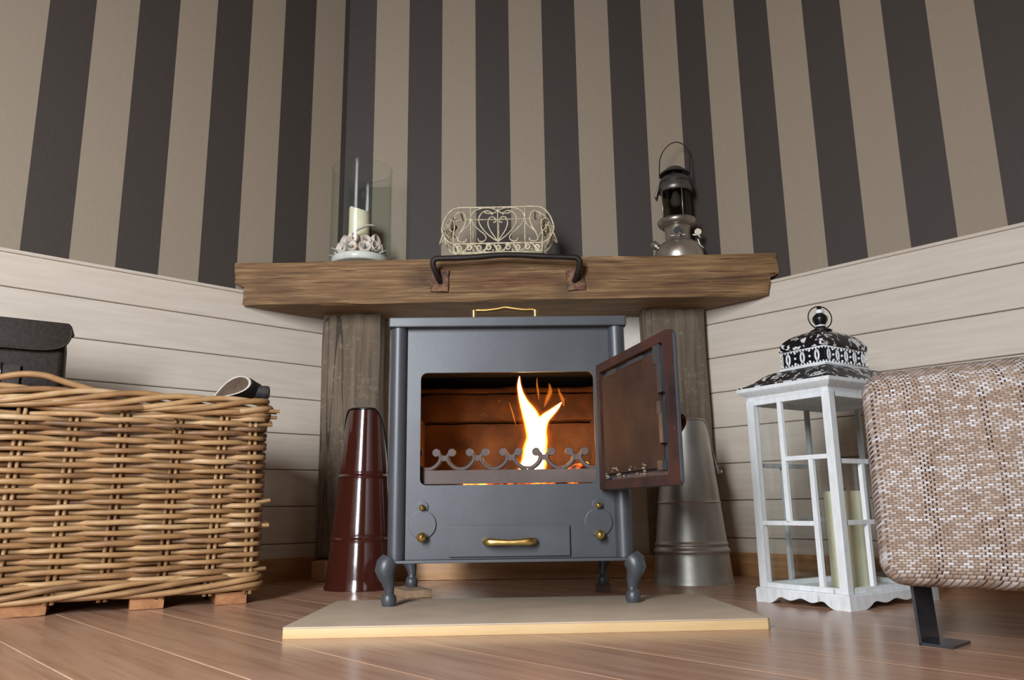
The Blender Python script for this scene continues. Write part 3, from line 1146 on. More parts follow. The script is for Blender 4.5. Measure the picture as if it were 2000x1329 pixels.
def scuttle(name, label, loc, rz, bot, top, hgt, cut, mat, rimmat, bands, ox=0.0):
    """tall tapering conical scuttle, its mouth cut on a slant that drops towards the back (+y local)"""
    root = thing(name, label, 'scuttle', loc, rz)
    n = 40
    zs = [0, .004, .012] + [.012 + (hgt - .012) * i / 26 for i in range(1, 27)]
    for zb, amp, wd in bands:
        zs += [zb + wd * q for q in (-2.2, -1.5, -1, -.5, 0, .5, 1, 1.5, 2.2)]
    zs = sorted(set(round(q, 5) for q in zs))
    loops = []
    for z in zs:
        f = z / hgt
        r = bot + (top - bot) * f
        for zb, amp, wd in bands:
            r += amp * math.exp(-((z - zb) / wd) ** 2)
        if z < .012:
            r += .0022
        loop = []
        for j in range(n):
            a = 2 * PI * j / n
            y = math.sin(a)
            zt = hgt - cut * max(0, (y + .75)) ** 1.5        # mouth edge
            fz = min(1.0, z / hgt)
            zz = z if z < zt * .82 else zt * .82 + (z - zt * .82) * (zt - zt * .82) / max(1e-6, hgt - zt * .82)
            rr = bot + (top - bot) * (zz / hgt) + (r - (bot + (top - bot) * f))
            loop.append((rr * math.cos(a) + ox * (zz / hgt), rr * .92 * math.sin(a), zz))
        loops.append(loop)
    inner = []
    for l in loops[::-1][:-2]:
        inner.append([(p[0] * .965 + ox * .035 * p[2] / hgt, p[1] * .965, p[2]) for p in l])
    inner.append([(p[0] * .96, p[1] * .96, .006) for p in loops[0]])
    MB().loft(loops + inner).build('body', mat, root, smooth=50)
    MB().tube(loops[-1], .0032, 8, closed=True).build('rim', rimmat, root, smooth=180)
    return root, loops


s1, lp1 = scuttle('coal_scuttle', 'tall glossy brown enamel coal scuttle left of the stove', (-.441, 2.118, 0), math.radians(-6), .0915, .0490, .464, .095, M['enamel'], M['blackrim'],
                  [(.125, .0022, .0028), (.132, -.0012, .003), (.286, .0022, .0028), (.293, -.0012, .003)], .004)
# wire bail on the far side
pa = smooth_path([(.064, .03, .30), (.078, .07, .28), (.04, .105, .25), (-.02, .105, .25), (-.055, .07, .28), (-.045, .03, .31)], 5)
MB().tube(pa, .0028, 6).build('bail_handle', M['blackrim'], s1, smooth=180)
s2, lp2 = scuttle('coal_scuttle', 'tall galvanised grey metal coal scuttle right of the stove', (.436, 2.182, 0), math.radians(4), .1050, .0600, .428, .095, M['zinc'], M['zinc'],
                  [(.083, .0045, .006), (.100, .003, .004), (.208, .0022, .002)], 0.0)
pa = smooth_path([(.055, .010, .378), (.068, .012, .366), (.077, .012, .345), (.084, .012, .315), (.090, .012, .290), (.098, .012, .287), (.099, .012, .294)], 5)
MB().tube(pa, .0032, 8).build('side_handle', M['zinc'], s2, smooth=180)
b = MB().lathe([(.008, -.004), (.008, .004)], 12, (0, 0, 0), Matrix.Translation((.086, .006, .288)) @ Matrix.Rotation(PI / 2, 4, 'Y'))
b.build('handle_bracket', M['zinc'], s2)

# ------------------------------------------------------------------ wicker log basket
BU = Vector((.893, .45, 0)).normalized()
bz = math.atan2(BU.y, BU.x)
BASE = Vector((-.642, 1.813, 0)) + BU * .03
BL, BD = .66, .265        # local: x from -BL to 0, y from 0 to BD
bk = thing('log_basket', 'large rectangular woven rattan log basket by the left wall', 'basket', tuple(BASE), bz)


def perim(L0, L1, y0, y1, r, step=.012):
    """closed rounded rectangle, list of (x, y, nx, ny, arclength)"""
    out = []
    segs = [((L0 + r, y0), (L1 - r, y0), (0, -1)), ((L1, y0 + r), (L1, y1 - r), (1, 0)), ((L1 - r, y1), (L0 + r, y1), (0, 1)), ((L0, y1 - r), (L0, y0 + r), (-1, 0))]
    arcs = [((L1 - r, y0 + r), -90), ((L1 - r, y1 - r), 0), ((L0 + r, y1 - r), 90), ((L0 + r, y0 + r), 180)]
    s = 0
    for (a, b_, nn), (c, a0) in zip(segs, arcs):
        d = math.hypot(b_[0] - a[0], b_[1] - a[1])
        k = max(1, round(d / step))
        for i in range(k):
            out.append((a[0] + (b_[0] - a[0]) * i / k, a[1] + (b_[1] - a[1]) * i / k, nn[0], nn[1], s + d * i / k))
        s += d
        k = max(2, round(r * PI / 2 / step))
        for i in range(k):
            t = math.radians(a0 + 90 * i / k)
            out.append((c[0] + r * math.cos(t), c[1] + r * math.sin(t), math.cos(t), math.sin(t), s + r * PI / 2 * i / k))
        s += r * PI / 2
    return out, s


PER, PLEN = perim(-BL, 0, 0, BD, .022)
# stake stations along the perimeter (arc length from the front left corner)
front = [-.655 + .022 + .0, ]
stn = [.022 + q - .022 for q in (.035, .143, .238, .343, .442, .540, .611)]
sr = .66 - .044 + .022 * PI / 2
stn += [sr + q for q in (.045, .135, .200)]
sb = sr + (BD - .044) + .022 * PI / 2
stn += [sb + q for q in (.05, .16, .27, .38, .49, .58)]
sl = sb + (BL - .044) + .022 * PI / 2
stn += [sl + q for q in (.045, .135)]
NST = len(stn)


def weave_sign(s, row):
    """+1 where the cane passes outside the stakes, -1 inside; smooth in between"""
    for i in range(NST):
        a, c = stn[i], stn[(i + 1) % NST] + (PLEN if i == NST - 1 else 0)
        ss = s if s >= stn[0] else s + PLEN
        if a <= ss < c:
            f = (ss - a) / (c - a)
            g = -math.cos(PI * f)          # -1..1
            g = math.copysign(abs(g) ** .75, g)
            v = -g if (i % 2 == 0) else g
            return v * (1 if row % 2 == 0 else -1)
    return 0


def perim_at(s):
    s %= PLEN
    best = min(range(len(PER)), key=lambda i: abs(PER[i][4] - s))
    return PER[best]


def lean(s, z):
    # the stakes lean to the right towards the top on the front
    return .018 * (z - .24) / .36 if .02 < s < .60 else 0.0


random.seed(11)
ROWS = 33
for row in range(ROWS):
    z = .062 + row * .01085
    r = .0055 + random.random() * .0010
    pts, rad = [], []
    ph = random.random() * 50
    for (x, y, nx, ny, s) in PER:
        d = weave_sign((s - lean(s, z)) % PLEN, row) * .0115
        dz = .0030 * noise.noise(Vector((s * 9, ph, 0))) + .0012 * noise.noise(Vector((s * 25, ph, 4)))
        pts.append((x + nx * d, y + ny * d, z + dz))
        rad.append(r * (1 + .14 * noise.noise(Vector((s * 7, ph + 9, 1)))))
    MB().tube(pts, rad, 7, closed=True).build('weaver_cane', M['cane'], bk, smooth=180)
# stakes, in pairs
stake = MB().tube([(.004, 0, .02), (.002, 0, .15), (-.001, 0, .30), (-.003, 0, .438)], [.0046, .0044, .0043, .0042], 7).mesh('stake', M['cane'], smooth=180)
stake_lean = MB().tube([(.004 - .011, 0, .02), (.002 - .0045, 0, .15), (-.001 + .003, 0, .30), (-.003 + .010, 0, .438)], [.0046, .0044, .0043, .0042], 7).mesh('stake', M['cane'], smooth=180)
for i, s in enumerate(stn):
    x, y, nx, ny, _ = perim_at(s)
    for e in (-.0062, .0062):
        link('stake', stake_lean if .02 < s < .60 else stake, bk, (x - ny * e, y + nx * e, 0), (0, 0, math.atan2(nx, -ny)))
# braided rim and foot
def braid(name, z0, amp_z, amp_n, wave, ph, r, tilt=0.0, out=.006):
    pts, rad = [], []
    for (x, y, nx, ny, s) in PER:
        k = round(PLEN / wave)
        a = 2 * PI * k * s / PLEN + ph
        d = out + amp_n * math.cos(a)
        pts.append((x + nx * d, y + ny * d, z0 + amp_z * math.sin(a) + tilt * (-x) + .003 * noise.noise(Vector((s * 6, ph * 3, z0 * 40)))))
        rad.append(r * (1 + .12 * noise.noise(Vector((s * 5, ph * 7, 2)))))
    MB().tube(pts, rad, 8, closed=True).build(name, M['cane'], bk, smooth=180)


for i in range(5):
    braid('rim_cane', .437, .016, .010, .44, i * 2 * PI / 5, .0068, .016)
for i in range(3):
    braid('rim_cane', .421 + .004 * i, .007, .008, .34, i * 2.1 + .4, .0062, .010)
for i in range(5):
    braid('foot_cane', .046 - .0, .014, .008, .52, i * 2 * PI / 5 + .5, .0062, -.006)
# raised cane at the far left of the rim
pts = smooth_path([(-.62, -.006, .452), (-.56, -.012, .470), (-.50, -.014, .486), (-.455, -.014, .487), (-.42, -.012, .477), (-.375, -.008, .465), (-.33, 0, .455)], 5)
MB().tube(pts, .0068, 8).build('rim_cane', M['cane'], bk, smooth=180)
# frayed cane ends at the near right corner
random.seed(8)
for i in range(11):
    z = random.choice([.445, .432, .42, .40, .37, .33, .28, .22, .17, .12, .07]) + random.uniform(-.004, .004)
    L_ = random.uniform(.012, .026) if z > .41 else random.uniform(.006, .014)
    y = random.uniform(-.004, .03)
    MB().tube([(-.03, y, z - .002), (0, y, z), (.010 + L_, y + random.uniform(-.004, .004), z + random.uniform(-.002, .004))], [.0048, .0048, .0042], 7).build('cane_end', M['cane'], bk, smooth=50)
# bottom boards and the battens it stands on
MB().box(-BL + .01, -.01, .012, BD - .012, .026, .034).build('bottom_board', M['runner'], bk, smooth=20)
for x0, x1 in ((-.085, -.018), (-.255, -.187), (-.50, -.405), (-.645, -.585)):
    MB().rough_box(x0, x1, -.002, BD - .005, 0, .0255, 4, 8, 2, .0008, 30).build('foot_batten', M['runner'], bk, smooth=40)


def bw(x, y, z):
    return BASE + Matrix.Rotation(bz, 3, 'Z') @ Vector((x, y, 0)) + Vector((0, 0, z))


# logs stored in the basket (mostly hidden below the rim)
def round_log(a, c, r, label, mat=None, grp='firewood in the basket'):
    a, c = bw(*a), bw(*c)
    ax = (c - a)
    root = thing('firewood_log', label, 'log', tuple(a), 0, grp)
    k = 8
    pts = [ax * (i / k) for i in range(k + 1)]
    MB().tube(pts, [r * (1 + .06 * noise.noise(Vector((i, r * 90, a.x * 9)))) for i in range(k + 1)], 12).build('bark', mat or M['bark'], root, smooth=60)
    d = ax.normalized()
    for p, s in ((ax * 0, -1), (ax, 1)):
        MB().tube([p - d * .001 * s, p + d * .0015 * s], r * .9, 12).build('cut_face', M['cutwood'], root, smooth=30)
    return root


for (x, y, h_, r, lab) in ((-.595, .135, .344, .040, 'upright log inside the basket, under the left side of the satchel'),
                           (-.490, .135, .344, .044, 'upright log inside the basket, under the right side of the satchel'),
                           (-.120, .120, .430, .050, 'upright log inside the basket, under the split log at the right end')):
    round_log((x, y, .0345), (x, y, h_), r, lab, None, None)
# the split log that shows above the rim: teardrop cut face with a pale rim, dark bark, a strip of orange bark
A = bw(-.113, .060, .462)
lg = thing('firewood_log', 'split dark log with a pale-rimmed teardrop cut face, poking above the basket rim', 'log', tuple(A), 0)
face_u = (Matrix.Rotation(bz, 3, 'Z') @ Vector((.84, .10, .54))).normalized()      # along the teardrop, rising to the right
ldir = (Matrix.Rotation(bz, 3, 'Z') @ Vector((.62, .78, -.16))).normalized()         # log runs back to the right
face_v = face_u.cross(ldir).normalized()
td = []
for i in range(36):
    a = 2 * PI * i / 36
    rr = math.sin(a / 2) ** 1.25
    td.append((.0505 - .0505 * math.cos(a), -.034 * math.sin(a) * rr))
fnl = lambda u, v, w_: tuple(face_u * u + face_v * v + ldir * w_)
MB().loft([[fnl(u, v, 0) for u, v in td], [fnl(.05 + (u - .05) * 1.02, v * 1.02, .012) for u, v in td], [fnl(.055 + (u - .05) * .9, v * .95, .05) for u, v in td], [fnl(.055 + (u - .05) * .8, v * .85, .085) for u, v in td]]).build('bark', M['bark'], lg, smooth=60)
n = len(td)
ring = MB()
inner = [(.053 + (u - .053) * .88, v * .86) for u, v in td]
ring.loft([[fnl(u, v, -.001) for u, v in td], [fnl(u, v, -.003) for u, v in td], [fnl(u, v, -.003) for u, v in inner], [fnl(u, v, -.001) for u, v in inner]], cap=False)
tag(ring.build('pale_rim', M['palerim'], lg, smooth=40), 'pale rim round the cut face')
MB().prism(inner, fnl, -.0018, .001).build('cut_face', M['cutwood'], lg, smooth=30)
MB().loft([[fnl(.052 + (u - .052) * k_, v * k_, d_) for u, v in td] for k_, d_ in ((.96, .050), (1.02, .052), (1.00, .068), (.93, .070))]).build('peeling_bark', M['bark2'], lg, smooth=50)
round_log((-.040, .110, .489), (.019, .090, .488), .0160, 'short round stick beside the split log on the basket rim', M['bark'], None)

# satchel standing on the logs at the left end of the basket
sg = thing('satchel', 'black leather satchel with a flap, standing in the left end of the basket', 'bag', tuple(bw(-.535, .105, .345)), bz)
body = []
for z, k in ((0, .96), (.015, 1), (.12, 1.0), (.22, .98), (.262, .93), (.272, .85)):
    body.append([(x * k, y * (k if z > .2 else 1), z) for x, y in rrect(-.110, .110, -.040, .045, .014, 4)])
MB().loft(body).build('body', M['leather'], sg, smooth=50)
fpoly = [(-.116, .278), (.112, .270), (.119, .262), (.119, .240), (.110, .222), (.090, .212), (.060, .208), (-.116, .212)]
b = MB().prism(fpoly, lambda u, v, w_: (u, w_, v), -.050, -.043)
b.prism([(-.116, .280), (.112, .272), (.119, .264), (.117, .258), (-.116, .266)], lambda u, v, w_: (u, w_, v), -.048, .046)
b.build('flap', M['leather'], sg, bevel=.002, smooth=40)
fs = [( .119, .258), (.118, .240), (.109, .222), (.090, .2125), (.060, .2085), (0, .2095), (-.116, .2125)]
MB().tube(smooth_path([(u, -.0505, v) for u, v in fs], 4), .0024, 6).build('flap_edging', M['leather2'], sg, smooth=180)
MB().box(-.010, .030, -.0475, -.040, .120, .172).build('strap_tab', M['leather2'], sg, bevel=.002)
b = MB().tube([(-.016, -.049, .176), (-.006, -.049, .176), (-.006, -.049, .130), (-.016, -.049, .130)], .0022, 6, closed=True)
b.ball((.008, -.049, .150), .004, 8)
tag(b.build('buckle', M['steel'], sg, smooth=180), 'dull metal buckle')
MB().loft([[(x - .105, y - .055, z) for x, y in rrect(-.050, .042, -.012, .012, .006, 3)] for z in (.02, .12, .256, .262)]).build('side_pocket', M['leather2'], sg, smooth=50)
pa = smooth_path([(-.10, 0, .262), (-.085, 0, .292), (-.05, 0, .290), (-.02, 0, .274)], 5)
MB().tube(pa, .0075, 8, flat=.5).build('carry_handle', M['leather'], sg, smooth=180)

# ------------------------------------------------------------------ things on the mantel shelf
ZM = .938
# glass hurricane vase
VC = (-.515, 2.350)
vs_ = thing('glass_vase', 'tall clear glass cylinder vase on the left end of the mantel', 'vase', (VC[0], VC[1], ZM))
RV, HV = .096, .333
MB().lathe([(1e-6, 0), (RV - .004, 0), (RV, .004), (RV, HV - .002), (RV - .0015, HV), (RV - .003, HV - .002), (RV - .003, .012), (RV - .012, .008), (1e-6, .008)], 64).build('cylinder', M['vaseglass'], vs_, smooth=50)
MB().tube([(RV * math.cos(2 * PI * i / 64) * .985, RV * math.sin(2 * PI * i / 64) * .985, HV - .0015) for i in range(64)], .0016, 6, closed=True).build('rim', M['vaseglass'], vs_, smooth=180)
# ceramic flower ring inside it
fr = thing('flower_ring', 'white ceramic candle ring with roses and leaves, inside the glass vase', 'ornament', (VC[0], VC[1], ZM + .0095))
MB().lathe([(1e-6, 0), (.084, 0), (.0885, .003), (.0895, .018), (.086, .024), (.076, .027), (.060, .026), (.052, .020), (1e-6, .020)], 48).build('dish', M['ceramic'], fr, smooth=60)


def rose_mesh(r):
    b = MB()
    # cupped bloom: outer bell, rolled lip, inner spiral
    b.lathe([(r * .25, -r * .9), (r * .7, -r * .6), (r * .95, -r * .1), (r * 1.02, r * .25), (r * .9, r * .42), (r * .66, r * .34), (r * .42, r * .05), (r * .3, -r * .1), (1e-6, -r * .15)], 16)
    return b.mesh('flower', M['petal'], smooth=60)


rm = [rose_mesh(.0205), rose_mesh(.0185), rose_mesh(.0165)]
hm = MB().ball((0, 0, 0), .0042, 8).mesh('flower_heart', M['heart'], smooth=180)
random.seed(21)
k_ = 0
for tier, (rad, z, cnt) in enumerate(((.068, .046, 11), (.054, .071, 9))):
    for i in range(cnt):
        a = 2 * PI * (i + .5 * tier) / cnt + random.uniform(-.1, .1)
        p = Vector((rad * math.cos(a), rad * math.sin(a), z + random.uniform(-.005, .005)))
        tilt = Vector((math.cos(a), math.sin(a), random.uniform(.0, .35))).to_track_quat('Z', 'Y').to_euler()
        f_ = link('flower', rm[(i + tier) % 3], fr, p, tilt)
        link('flower_heart', hm, f_, (0, 0, .001))
lm = MB().loft([[(x * s_, y, z + .004 * math.cos(x * 90)) for x, y, z in ((-.009, t_, t_ * .15), (0, t_, t_ * .15 + .002), (.009, t_, t_ * .15), (0, t_, t_ * .15 - .002))]
                for t_, s_ in ((0, .25), (.010, .9), (.022, 1), (.034, .55), (.042, .05))]).mesh('leaf', M['leaf'], smooth=180)
for i in range(12):
    a = 2 * PI * i / 12 + .2
    link('leaf', lm, fr, (.058 * math.cos(a), .058 * math.sin(a), .026), (random.uniform(-.1, .25), random.uniform(-.4, .4), a - PI / 2 + random.uniform(-.4, .4)))
# a pale curved stem across the candle
pa = smooth_path([(-.016, -.060, .086), (.010, -.066, .101), (.034, -.062, .112), (.056, -.054, .114)], 6)
MB().tube(pa, lerp_list([.003, .0065, .006, .0010], 6), 8, flat=.6).build('curved_stem', M['petal'], fr, smooth=180)
# candle in the vase
b = MB()
n = 32
loops = []
RCn = .0325
for r, z in ((RCn * .98, 0), (RCn, .003), (RCn, .09)):
    loops.append([(r * math.cos(2 * PI * j / n), r * math.sin(2 * PI * j / n), z) for j in range(n)])
top = [.168 - .011 * math.cos(2 * PI * j / n - 2.6 + PI) + .004 * noise.noise(Vector((math.cos(2 * PI * j / n) * 2, math.sin(2 * PI * j / n) * 2, 5))) for j in range(n)]
loops.append([(RCn * math.cos(2 * PI * j / n), RCn * math.sin(2 * PI * j / n), top[j] - .005) for j in range(n)])
loops.append([(RCn * .93 * math.cos(2 * PI * j / n), RCn * .93 * math.sin(2 * PI * j / n), top[j]) for j in range(n)])
loops.append([(RCn * .80 * math.cos(2 * PI * j / n), RCn * .80 * math.sin(2 * PI * j / n), top[j] - .006) for j in range(n)])
loops.append([(RCn * .3 * math.cos(2 * PI * j / n), RCn * .3 * math.sin(2 * PI * j / n), .150) for j in range(n)])
cn = thing('pillar_candle', 'short used ivory candle with a melted top, inside the glass vase', 'candle', (VC[0] - .006, VC[1], ZM + .030))
MB().loft(loops).build('wax', M['wax'], cn, smooth=60)
MB().tube([(0, 0, .148), (.001, 0, .162), (.003, 0, .17)], .0014, 6).build('wick', M['wick'], cn, smooth=180)

# cream wire planter basket
wk = thing('wire_basket', 'cream scrolled wire basket in the middle of the mantel', 'basket', (-.078, 2.266, ZM + .014), math.radians(0))
W2, HB, DP = .152, .150, .105
mir = lambda pts: [(-x, z) for x, z in pts]


def outline():
    # straight top, sides bulging outwards, straight bottom
    half = [(.0, HB), (.06, HB), (.115, HB), (.138, HB - .006), (.158, HB - .028), (.170, HB - .062), (.168, .070), (.155, .046), (.134, .034), (.10, .034), (0, .034)]
    return half + mir(half[::-1])[1:-1]


def wire(b, pts2, y, r=.0020, closed=False, k=5, n=6):
    p = smooth_path([(x, y, z) for x, z in pts2], k)
    b.tube(p, r, n, closed=closed)


def spiral(cx, cz, r0, r1, a0, a1, k=14):
    return [(cx + (r0 + (r1 - r0) * i / k) * math.cos(a0 + (a1 - a0) * i / k), cz + (r0 + (r1 - r0) * i / k) * math.sin(a0 + (a1 - a0) * i / k)) for i in range(k + 1)]


for y, nm in ((0, 'front_frame'), (DP, 'back_frame')):
    b = MB()
    ol = outline()
    wire(b, ol + ol[:1], y, .0026)
    wire(b, [(-.134, .006), (.134, .006)], y, .0022)
    for x in (-.083, .0, .083):
        wire(b, [(x, HB), (x * .99, .034)], y, .0017)
    b.build(nm, M['cream'], wk, smooth=180)
# scrollwork in the front: nested hearts and S scrolls
b = MB()
for s in (-1, 1):
    big = [(0, .040), (s * .012, .047), (s * .034, .066), (s * .052, .090), (s * .058, .112), (s * .048, .132), (s * .032, .138), (s * .019, .132), (s * .016, .124)]
    wire(b, big, -.001)
    small = [(0, .040), (s * .010, .055), (s * .024, .078), (s * .030, .100), (s * .024, .117), (s * .012, .118), (s * .005, .108), (s * .009, .101), (s * .014, .103)]
    wire(b, small, .001)
    ssc = [(0, .139), (s * .012, .131), (s * .030, .130), (s * .040, .133)]
    wire(b, ssc, 0)
    arch = [(s * .083, .118), (s * .072, .138), (s * .045, .148), (s * .018, .147), (0, .139)]
    wire(b, arch, .001)
    v1 = [(s * .083, .118), (s * .074, .096), (s * .056, .076), (s * .040, .062), (s * .036, .048), (s * .046, .040), (s * .058, .042), (s * .060, .050)]
    wire(b, v1, -.001)
    v2 = [(s * .083, .118), (s * .088, .095), (s * .104, .080), (s * .116, .066), (s * .122, .046), (s * .112, .040), (s * .098, .042), (s * .096, .050)]
    wire(b, v2, .001)
    ear = [(s * .118, .066), (s * .104, .088), (s * .098, .112), (s * .106, .134), (s * .122, .134), (s * .132, .122), (s * .126, .118)]
    wire(b, ear, 0)
    rr = [(s * .134, .036), (s * .136, .062), (s * .132, .088), (s * .136, .108), (s * .148, .112)]
    wire(b, rr, 0)
    lw_ = [(s * .118, .040), (s * .128, .060), (s * .146, .082), (s * .158, .10)]
    wire(b, lw_, 0, .0015)
b.build('front_scrolls', M['cream'], wk, smooth=180)
# filigree band along the foot, front and back
for y, nm in ((0, 'front_band'), (DP, 'back_band')):
    b = MB()
    for i in range(9):
        cx = -.118 + .0295 * i
        fl_ = 1 if i % 2 else -1
        wire(b, spiral(cx, .0205, .0012, .0105, fl_ * .4, fl_ * (.4 + 2.6 * PI)), y, .0031, k=2, n=6)
        wire(b, [(cx - .012, .009 if fl_ > 0 else .031), (cx + .002, .033 if fl_ > 0 else .008), (cx + .014, .030 if fl_ > 0 else .010)], y, .0030, k=3, n=6)
        b.ball((cx + .0145, y, .012), .0035, 6)
    for x in (-.134, .134):
        wire(b, [(x, .034), (x, .006)], y, .003)
    b.build(nm, M['cream'], wk, smooth=180)
# end panels: bars, scrolls and a leaf cluster, plus side handle
for s in (-1, 1):
    b = MB()
    for (x, z, r) in ((.115, HB, .0024), (.166, .085, .0018), (.134, .034, .0024), (.134, .006, .0022)):
        b.tube([(s * x, 0, z), (s * x, DP, z)], r, 6)
    for y in (.03, .06):
        pts = smooth_path([(s * .118, y, HB), (s * .150, y, .125), (s * .166, y, .088), (s * .155, y, .050), (s * .134, y, .034), (s * .134, y, .006)], 4)
        b.tube(pts, .0016, 6)
    for i in range(6):
        yy = .012 + .016 * i
        q = smooth_path([(s * .150, yy, .060), (s * .162, yy + .008, .075), (s * .158, yy + .014, .095), (s * .146, yy + .008, .100), (s * .150, yy, .088)], 4)
        b.tube(q, .0018, 6)
        b.tube(smooth_path([(s * .134, yy, .008), (s * .138, yy + .010, .02), (s * .134, yy + .002, .030)], 3), .0022, 6)
    b.build('end_panel', M['cream'], wk, smooth=180)
    h_ = MB().tube(smooth_path([(s * .168, .030, .080), (s * .176, .034, .062), (s * .182, .05, .050), (s * .176, .066, .062), (s * .168, .070, .080)], 5), .0026, 6)
    h_.build('side_handle', M['cream'], wk, smooth=180)
    lf = MB()
    for i in range(5):
        m_ = Matrix.Translation((s * .140, .05 + .010 * (i % 2), .075 + .012 * i)) @ Matrix.Rotation(i * 1.1, 4, 'Y') @ Matrix.Rotation(.5, 4, 'X')
        lf.ball((0, 0, 0), .012, 8, .25, m_)
    tag(lf.build('leaf_cluster', plain('olive_patina', (112, 98, 70), .6, var=.3, scale=80), wk, smooth=180), 'olive brown leaf cluster')
b = MB()
for i in range(7):
    b.tube([(-.12 + .04 * i, 0, .006), (-.12 + .04 * i, DP, .006)], .0016, 6)
b.tube([(-.134, 0, .0022), (.134, 0, .0022)], .0022, 6).tube([(-.134, DP, .0022), (.134, DP, .0022)], .0022, 6)
b.build('floor_wires', M['cream'], wk, smooth=180)
foot = MB().lathe([(.0030, -.0138), (.0038, -.011), (.0026, -.006), (.0026, .006)], 10).mesh('foot', M['cream'], smooth=60)
for x in (-.128, .128):
    for y in (.004, DP - .004):
        link('foot', foot, wk, (x, y, 0))

# pressure lantern
LX, LY = .492, 2.385
pl_ = thing('pressure_lantern', 'old nickel kerosene pressure lantern with wire bail, right end of the mantel', 'lantern', (LX, LY, ZM), math.radians(-12))
MB().lathe([(1e-6, 0), (.060, 0), (.074, .004), (.0775, .018), (.0775, .034), (.074, .050), (.064, .066), (.052, .076), (.044, .080), (1e-6, .082)], 48).build('fuel_tank', M['nickel'], pl_, smooth=60)
MB().lathe([(.044, .078), (.040, .086), (.0385, .112), (.041, .122), (.047, .130), (.047, .134), (.030, .134), (1e-6, .130)], 40).build('burner_collar', M['nickel'], pl_, smooth=40)
MB().lathe([(.046, .126), (.056, .132), (.0615, .140), (.0625, .147), (.060, .152), (.050, .153), (.049, .148), (.044, .140)], 40, closed=True).build('gallery_ring', M['nickel'], pl_, smooth=60)
MB().lathe([(.0425, .148), (.0425, .250), (.0412, .250), (.0412, .148)], 40, closed=True).build('glass_chimney', M['lampglass'], pl_, smooth=60)
for a in (25, 115, 205, 295):
    a = math.radians(a - 90)
    MB().tube([(.047 * math.cos(a), .047 * math.sin(a), .150), (.047 * math.cos(a), .047 * math.sin(a), .252)], .0018, 6).build('guard_rod', M['nickel'], pl_, smooth=180)
MB().lathe([(1e-6, .205), (.010, .200), (.017, .208), (.019, .222), (.013, .236), (.010, .250)], 20).build('gas_mantle', M['mantle'], pl_, smooth=60)
hd = MB().lathe([(.050, .246), (.053, .250), (.0535, .258), (.052, .266), (.050, .272), (.050, .282), (.047, .292), (.040, .299), (.034, .302), (.030, .302), (.030, .250), (.044, .246)], 40, closed=True).build('hood', M['nickeldark'], pl_, smooth=40)
b = MB()
for i in range(36):
    a = 2 * PI * i / 36
    m_ = Matrix.Translation((.0500 * math.cos(a), .0500 * math.sin(a), .277)) @ Matrix.Rotation(a, 4, 'Z')
    b.box(-.001, .0006, -.0016, .0016, -.0045, .0045, m_)
tag(b.build('vent_slots', M['blackmetal'], hd, smooth=20), 'row of dark vent slots')
MB().lathe([(.024, .300), (.024, .316), (1e-6, .316)], 24).build('chimney_neck', M['blackmetal'], pl_, smooth=40)
MB().lathe([(.0475, .309), (.046, .313), (.036, .322), (.028, .327), (.026, .330), (.022, .333), (1e-6, .335), (1e-6, .330), (.024, .322), (.040, .312)], 40, closed=True).build('cap', M['nickeldark'], pl_, smooth=40)
MB().prism([(-.060, .226), (-.048, .262), (-.052, .268), (-.066, .234)], lambda u, v, w_: (u, w_, v), -.030, .010).build('hood_baffle', M['nickeldark'], pl_, bevel=.002)
# filler cap, air knob, pump, tap
m_ = Matrix.Translation((-.062, -.026, .056)) @ Matrix.Rotation(-.75, 4, 'Y')
MB().lathe([(.008, -.02), (.008, .004), (.0125, .006), (.0125, .024), (.010, .027), (1e-6, .027)], 18, (0, 0, 0), m_).build('filler_cap', M['nickel'], pl_, smooth=40)
m_ = Matrix.Translation((.0, -.041, .106)) @ Matrix.Rotation(PI / 2, 4, 'X')
b = MB().lathe([(.013, 0), (.013, .003), (1e-6, .003)], 18, (0, 0, 0), m_)
tag(b.build('air_port', M['blackmetal'], pl_, smooth=40), 'dark round port')
b = MB().tube([(.004, -.040, .092), (.006, -.052, .092)], .005, 10)
for sx in (-.017, .017):
    b.box(sx - .006, sx + .006, -.0425, -.0375, .0885, .0915)
b.build('tap_spindle', M['nickel'], pl_, smooth=60)
b = MB().tube([(.046, -.010, .098), (.064, -.012, .094), (.068, -.012, .086)], .0035, 8)
b.lathe([(.011, -.003), (.011, .003)], 14, (0, 0, 0), Matrix.Translation((.062, -.014, .104)) @ Matrix.Rotation(PI / 2, 4, 'X'))
b.tube([(.060, -.016, .08), (.066, -.014, .06), (.076, -.012, .052)], .003, 8)
b.build('control_valve', M['nickel'], pl_, smooth=60)
pa = smooth_path([(-.048, -.002, .300), (-.0465, .0, .335), (-.043, .004, .370), (-.030, .010, .402), (-.006, .018, .428), (.018, .026, .434), (.040, .034, .422), (.051, .036, .400), (.052, .030, .370), (.050, .014, .330), (.048, .0, .300)], 5)
MB().tube(pa, .0017, 6).build('bail_handle', M['iron'], pl_, smooth=180)

# ------------------------------------------------------------------ candle lantern on the floor
C0 = Vector((.605, 1.566, 0))
E1 = Vector((-.562, .827, 0)).normalized()
E2 = Vector((.827, .562, 0)).normalized()
LA, LB = .222, .305          # along E1, along E2
cen = C0 + E1 * LA / 2 + E2 * LB / 2
lrz = math.atan2(E2.y, E2.x)
cl_ = thing('candle_lantern', 'white distressed glazed candle lantern with black mottled roof, beside the tweed ottoman', 'lantern', tuple(cen), lrz)
hx_, hy_ = LB / 2, LA / 2     # local x along E2, local y along E1 ; near corner is (-hx,-hy)


